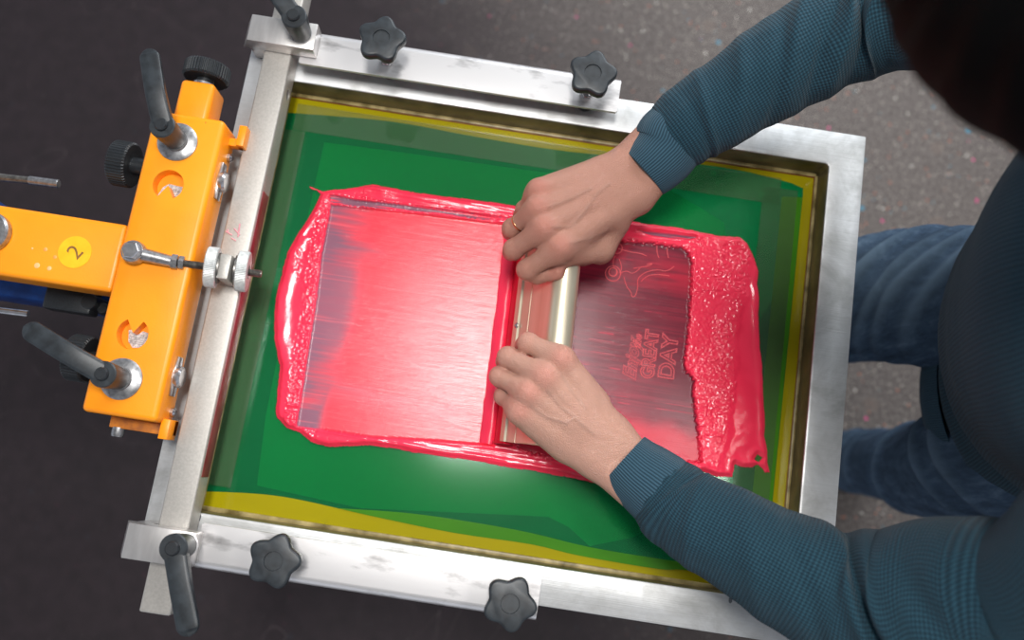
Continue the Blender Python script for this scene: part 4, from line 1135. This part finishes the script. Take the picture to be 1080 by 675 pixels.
# torso rows: centre, front half depth, side half width (ref = +Y so width runs along Y)
fT = folds(9, [(.10, .006, .03, .05, .2, 1.4), (.20, -.006, .03, .06, .1, 1.2), (.28, .006, .03, .05, -.2, 1.5), (.16, .005, .02, -.06, 2.9, 1.2), (.24, -.006, .02, -.07, 3.0, 1.2), (.33, .006, .03, -.05, 3.1, 1.4)])
sweater = link_mesh('sweater', uv_mesh([loft(slR, 260, 120, fR), loft(slL, 260, 120, fL), loft(tors, 160, 160, fT, ref=(0, 1, 0))]), MAT['knit'], person, angle=0)
def cuff(rows):
    R_ = rows; a = np.array(R_[0]); b_ = np.array(R_[1]); d = (a - b_)[:3]; d /= np.linalg.norm(d)
    i0 = a.copy(); i0[:3] = a[:3] - d * .012; i0[3:] *= .90
    i1 = a.copy(); i1[:3] = a[:3] + d * .0002; i1[3:] *= .955
    i2 = a.copy(); i2[:3] = a[:3] + d * .0008; i2[3:] *= .985
    return [tuple(i0), tuple(i1), tuple(i2)] + [tuple(x) for x in rows]
cfR = cuff(rows_px([(679, 181, .066, 33.5, .78), (688, 173, .069, 36, .78), (700, 160, .072, 38.5, .78), (707, 147, .075, 40, .80), (715, 140, .077, 39, .80)]))
cfL = cuff(rows_px([(659, 486, .060, 33, .78), (670, 496, .062, 35.5, .78), (683, 506, .064, 38, .78), (697, 517, .067, 40, .80), (706, 524, .069, 39, .80)]))
for q in (cfR, cfL):
    o = link_mesh('cuff', uv_mesh([loft(q, 60, 120)]), MAT['rib'], sweater, angle=0)
hem = loft([(.668, .215, -.140, .116, .158), (.667, .215, -.135, .121, .164), (.664, .215, -.095, .122, .166), (.662, .215, -.086, .119, .163)], 20, 140, None, ref=(0, 1, 0))
link_mesh('hem', uv_mesh([hem]), MAT['rib'], sweater, angle=0)
col_ = loft([(.447, .21, .425, .070, .085), (.440, .21, .445, .066, .075), (.432, .21, .458, .064, .070), (.430, .21, .452, .060, .066)], 20, 100, None, ref=(0, 1, 0))
link_mesh('collar', uv_mesh([col_]), MAT['rib'], sweater, angle=0)
# jeans
def leg(rows, spec, seed, fsp):
    d = folds(seed, spec); p = loft(rows, 220, 110, d, ref=(0, 1, 0))
    L, TH, dr_ = p[3]
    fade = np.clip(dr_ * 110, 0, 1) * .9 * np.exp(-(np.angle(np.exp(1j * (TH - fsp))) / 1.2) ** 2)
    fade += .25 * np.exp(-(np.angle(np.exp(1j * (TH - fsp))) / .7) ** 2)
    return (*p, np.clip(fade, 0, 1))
rl = [(.640, .290, .00, .090, .092), (.600, .302, -.07, .096, .096), (.550, .316, -.14, .095, .094), (.512, .325, -.22, .089, .089), (.508, .330, -.32, .083, .084), (.505, .336, -.43, .076, .077), (.53, .34, -.60, .068, .070), (.56, .342, -.78, .064, .068), (.572, .342, -.85, .066, .070)]
ll = [(.660, .130, .00, .090, .092), (.656, .122, -.07, .094, .092), (.655, .112, -.18, .088, .088), (.672, .110, -.30, .080, .080), (.690, .110, -.41, .074, .074), (.705, .118, -.52, .066, .066), (.735, .130, -.68, .060, .062), (.762, .140, -.82, .062, .064), (.768, .142, -.86, .064, .066)]
front = PI                                              # the -x side of a downward loft with ref Y
spR = [(.12, .006, .010, .05, front, 1.2), (.155, .007, .009, .06, front, 1.2), (.19, .006, .008, .06, front + .2, 1.1), (.225, .008, .009, .06, front, 1.3), (.26, .006, .008, .05, front - .1, 1.2), (.30, .007, .009, .06, front, 1.2), (.34, .006, .010, .05, front, 1.2), (.40, .006, .012, .04, front, 1.2)]
spL = [(.14, .006, .012, -.05, front, 1.2), (.20, .006, .010, -.05, front, 1.2), (.42, .006, .012, .02, front, 1.5), (.47, -.006, .012, .02, front, 1.5), (.66, .006, .014, .03, front, 1.5), (.74, .006, .012, .03, front, 1.5), (.80, .008, .012, .02, front, 2)]
seat = loft([(.660, .21, -.17, .100, .150), (.665, .21, -.13, .108, .156), (.668, .21, -.07, .110, .156), (.66, .21, .0, .108, .150)], 40, 110, None, ref=(0, 1, 0))
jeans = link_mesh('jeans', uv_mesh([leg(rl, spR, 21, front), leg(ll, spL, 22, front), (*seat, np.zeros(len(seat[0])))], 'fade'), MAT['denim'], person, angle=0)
# pocket seam
b = MB(); pts = [(.512, .385, -.015), (.500, .372, -.05), (.512, .352, -.085), (.53, .34, -.11)]
# shoes
for a, yaw in ((RL[-1], 0), (LL[-1], -.25)):
    def shoe_fn(P_, a=a, yaw=yaw):
        f = np.array((-math.cos(yaw), math.sin(yaw), 0)); A = np.array(a); hz = FLOOR + .045
        heel = np.array((A[0], A[1], hz)) - f * .035; toe = np.array((A[0], A[1], hz - .008)) + f * .165
        d = cap(P_, heel, (heel + toe) / 2, .040, .043); d = smin(d, cap(P_, (heel + toe) / 2 + (0, 0, -.004), toe, .044, .034), .02)
        d = smin(d, cap(P_, heel + f * .03 + (0, 0, .01), np.array((A[0], A[1], FLOOR + .10)), .042, .043), .02)
        return np.maximum(d, FLOOR + .012 - P_[..., 2])
    V, F = implicit(shoe_fn, (a[0] - .24, a[1] - .12, FLOOR - .01), (a[0] + .10, a[1] + .12, FLOOR + .16), .005)
    s_ = link_mesh('shoe', np_mesh(V, F), MAT['shoe'], person, angle=0)
    def sole_fn(P_, a=a, yaw=yaw):
        f = np.array((-math.cos(yaw), math.sin(yaw), 0)); A = np.array(a)
        Q = P_.copy(); Q[..., 2] = 0
        heel = np.array((A[0], A[1], 0)) - f * .035; toe = np.array((A[0], A[1], 0)) + f * .165
        d = cap(Q, heel, toe, .043, .038); return np.maximum(d, np.maximum(P_[..., 2] - FLOOR - .018, FLOOR + .001 - P_[..., 2]))
    V, F = implicit(sole_fn, (a[0] - .24, a[1] - .12, FLOOR - .012), (a[0] + .10, a[1] + .12, FLOOR + .04), .005)
    link_mesh('sole', np_mesh(V, F), MAT['sole'], s_, angle=0)

# ------------------------------------------------------------------ light
w = bpy.data.worlds.new('world'); bpy.context.scene.world = w; w.use_nodes = True
w.node_tree.nodes['Background'].inputs[0].default_value = (.82, .88, 1.0, 1); w.node_tree.nodes['Background'].inputs[1].default_value = .62
def area(name, loc, target, sx, sy, power, col=(1, 1, 1)):
    l = bpy.data.lights.new(name, 'AREA'); l.shape = 'RECTANGLE'; l.size = sx; l.size_y = sy; l.energy = power; l.color = col
    o = bpy.data.objects.new(name, l); C.objects.link(o); o.location = loc
    o.rotation_euler = (Vector(target) - Vector(loc)).to_track_quat('-Z', 'Y').to_euler(); return o
area('ceiling_lamp', (-.085, .375, 2.15), (-.06, .2, 0), .30, .58, 34, (1, .98, .95))
area('ceiling_lamp', (.98, .22, 2.15), (.3, .15, 0), .36, .5, 19, (1, .98, .95))
area('window_light', (1.2, 3.2, 1.5), (.2, .3, -.3), 2.4, 1.6, 85, (.93, .97, 1))
b = MB(); b.box(-4, 4, -4, 4, 2.2, 2.3, bevel=0)
cl_ = b.build('ceiling', grain_mat('white_ceiling', (200, 200, 198), (214, 214, 212), 3, .9), org=(0, 0, 2.2)); cl_['kind'] = 'structure'

sc = bpy.context.scene
sc.view_settings.view_transform = 'Standard'; sc.view_settings.look = 'None'; sc.view_settings.gamma = 1; sc.view_settings.use_curve_mapping = False
sc.view_settings.exposure = 0.1
sc.cycles.use_denoising = True
sc.cycles.transparent_max_bounces = 12
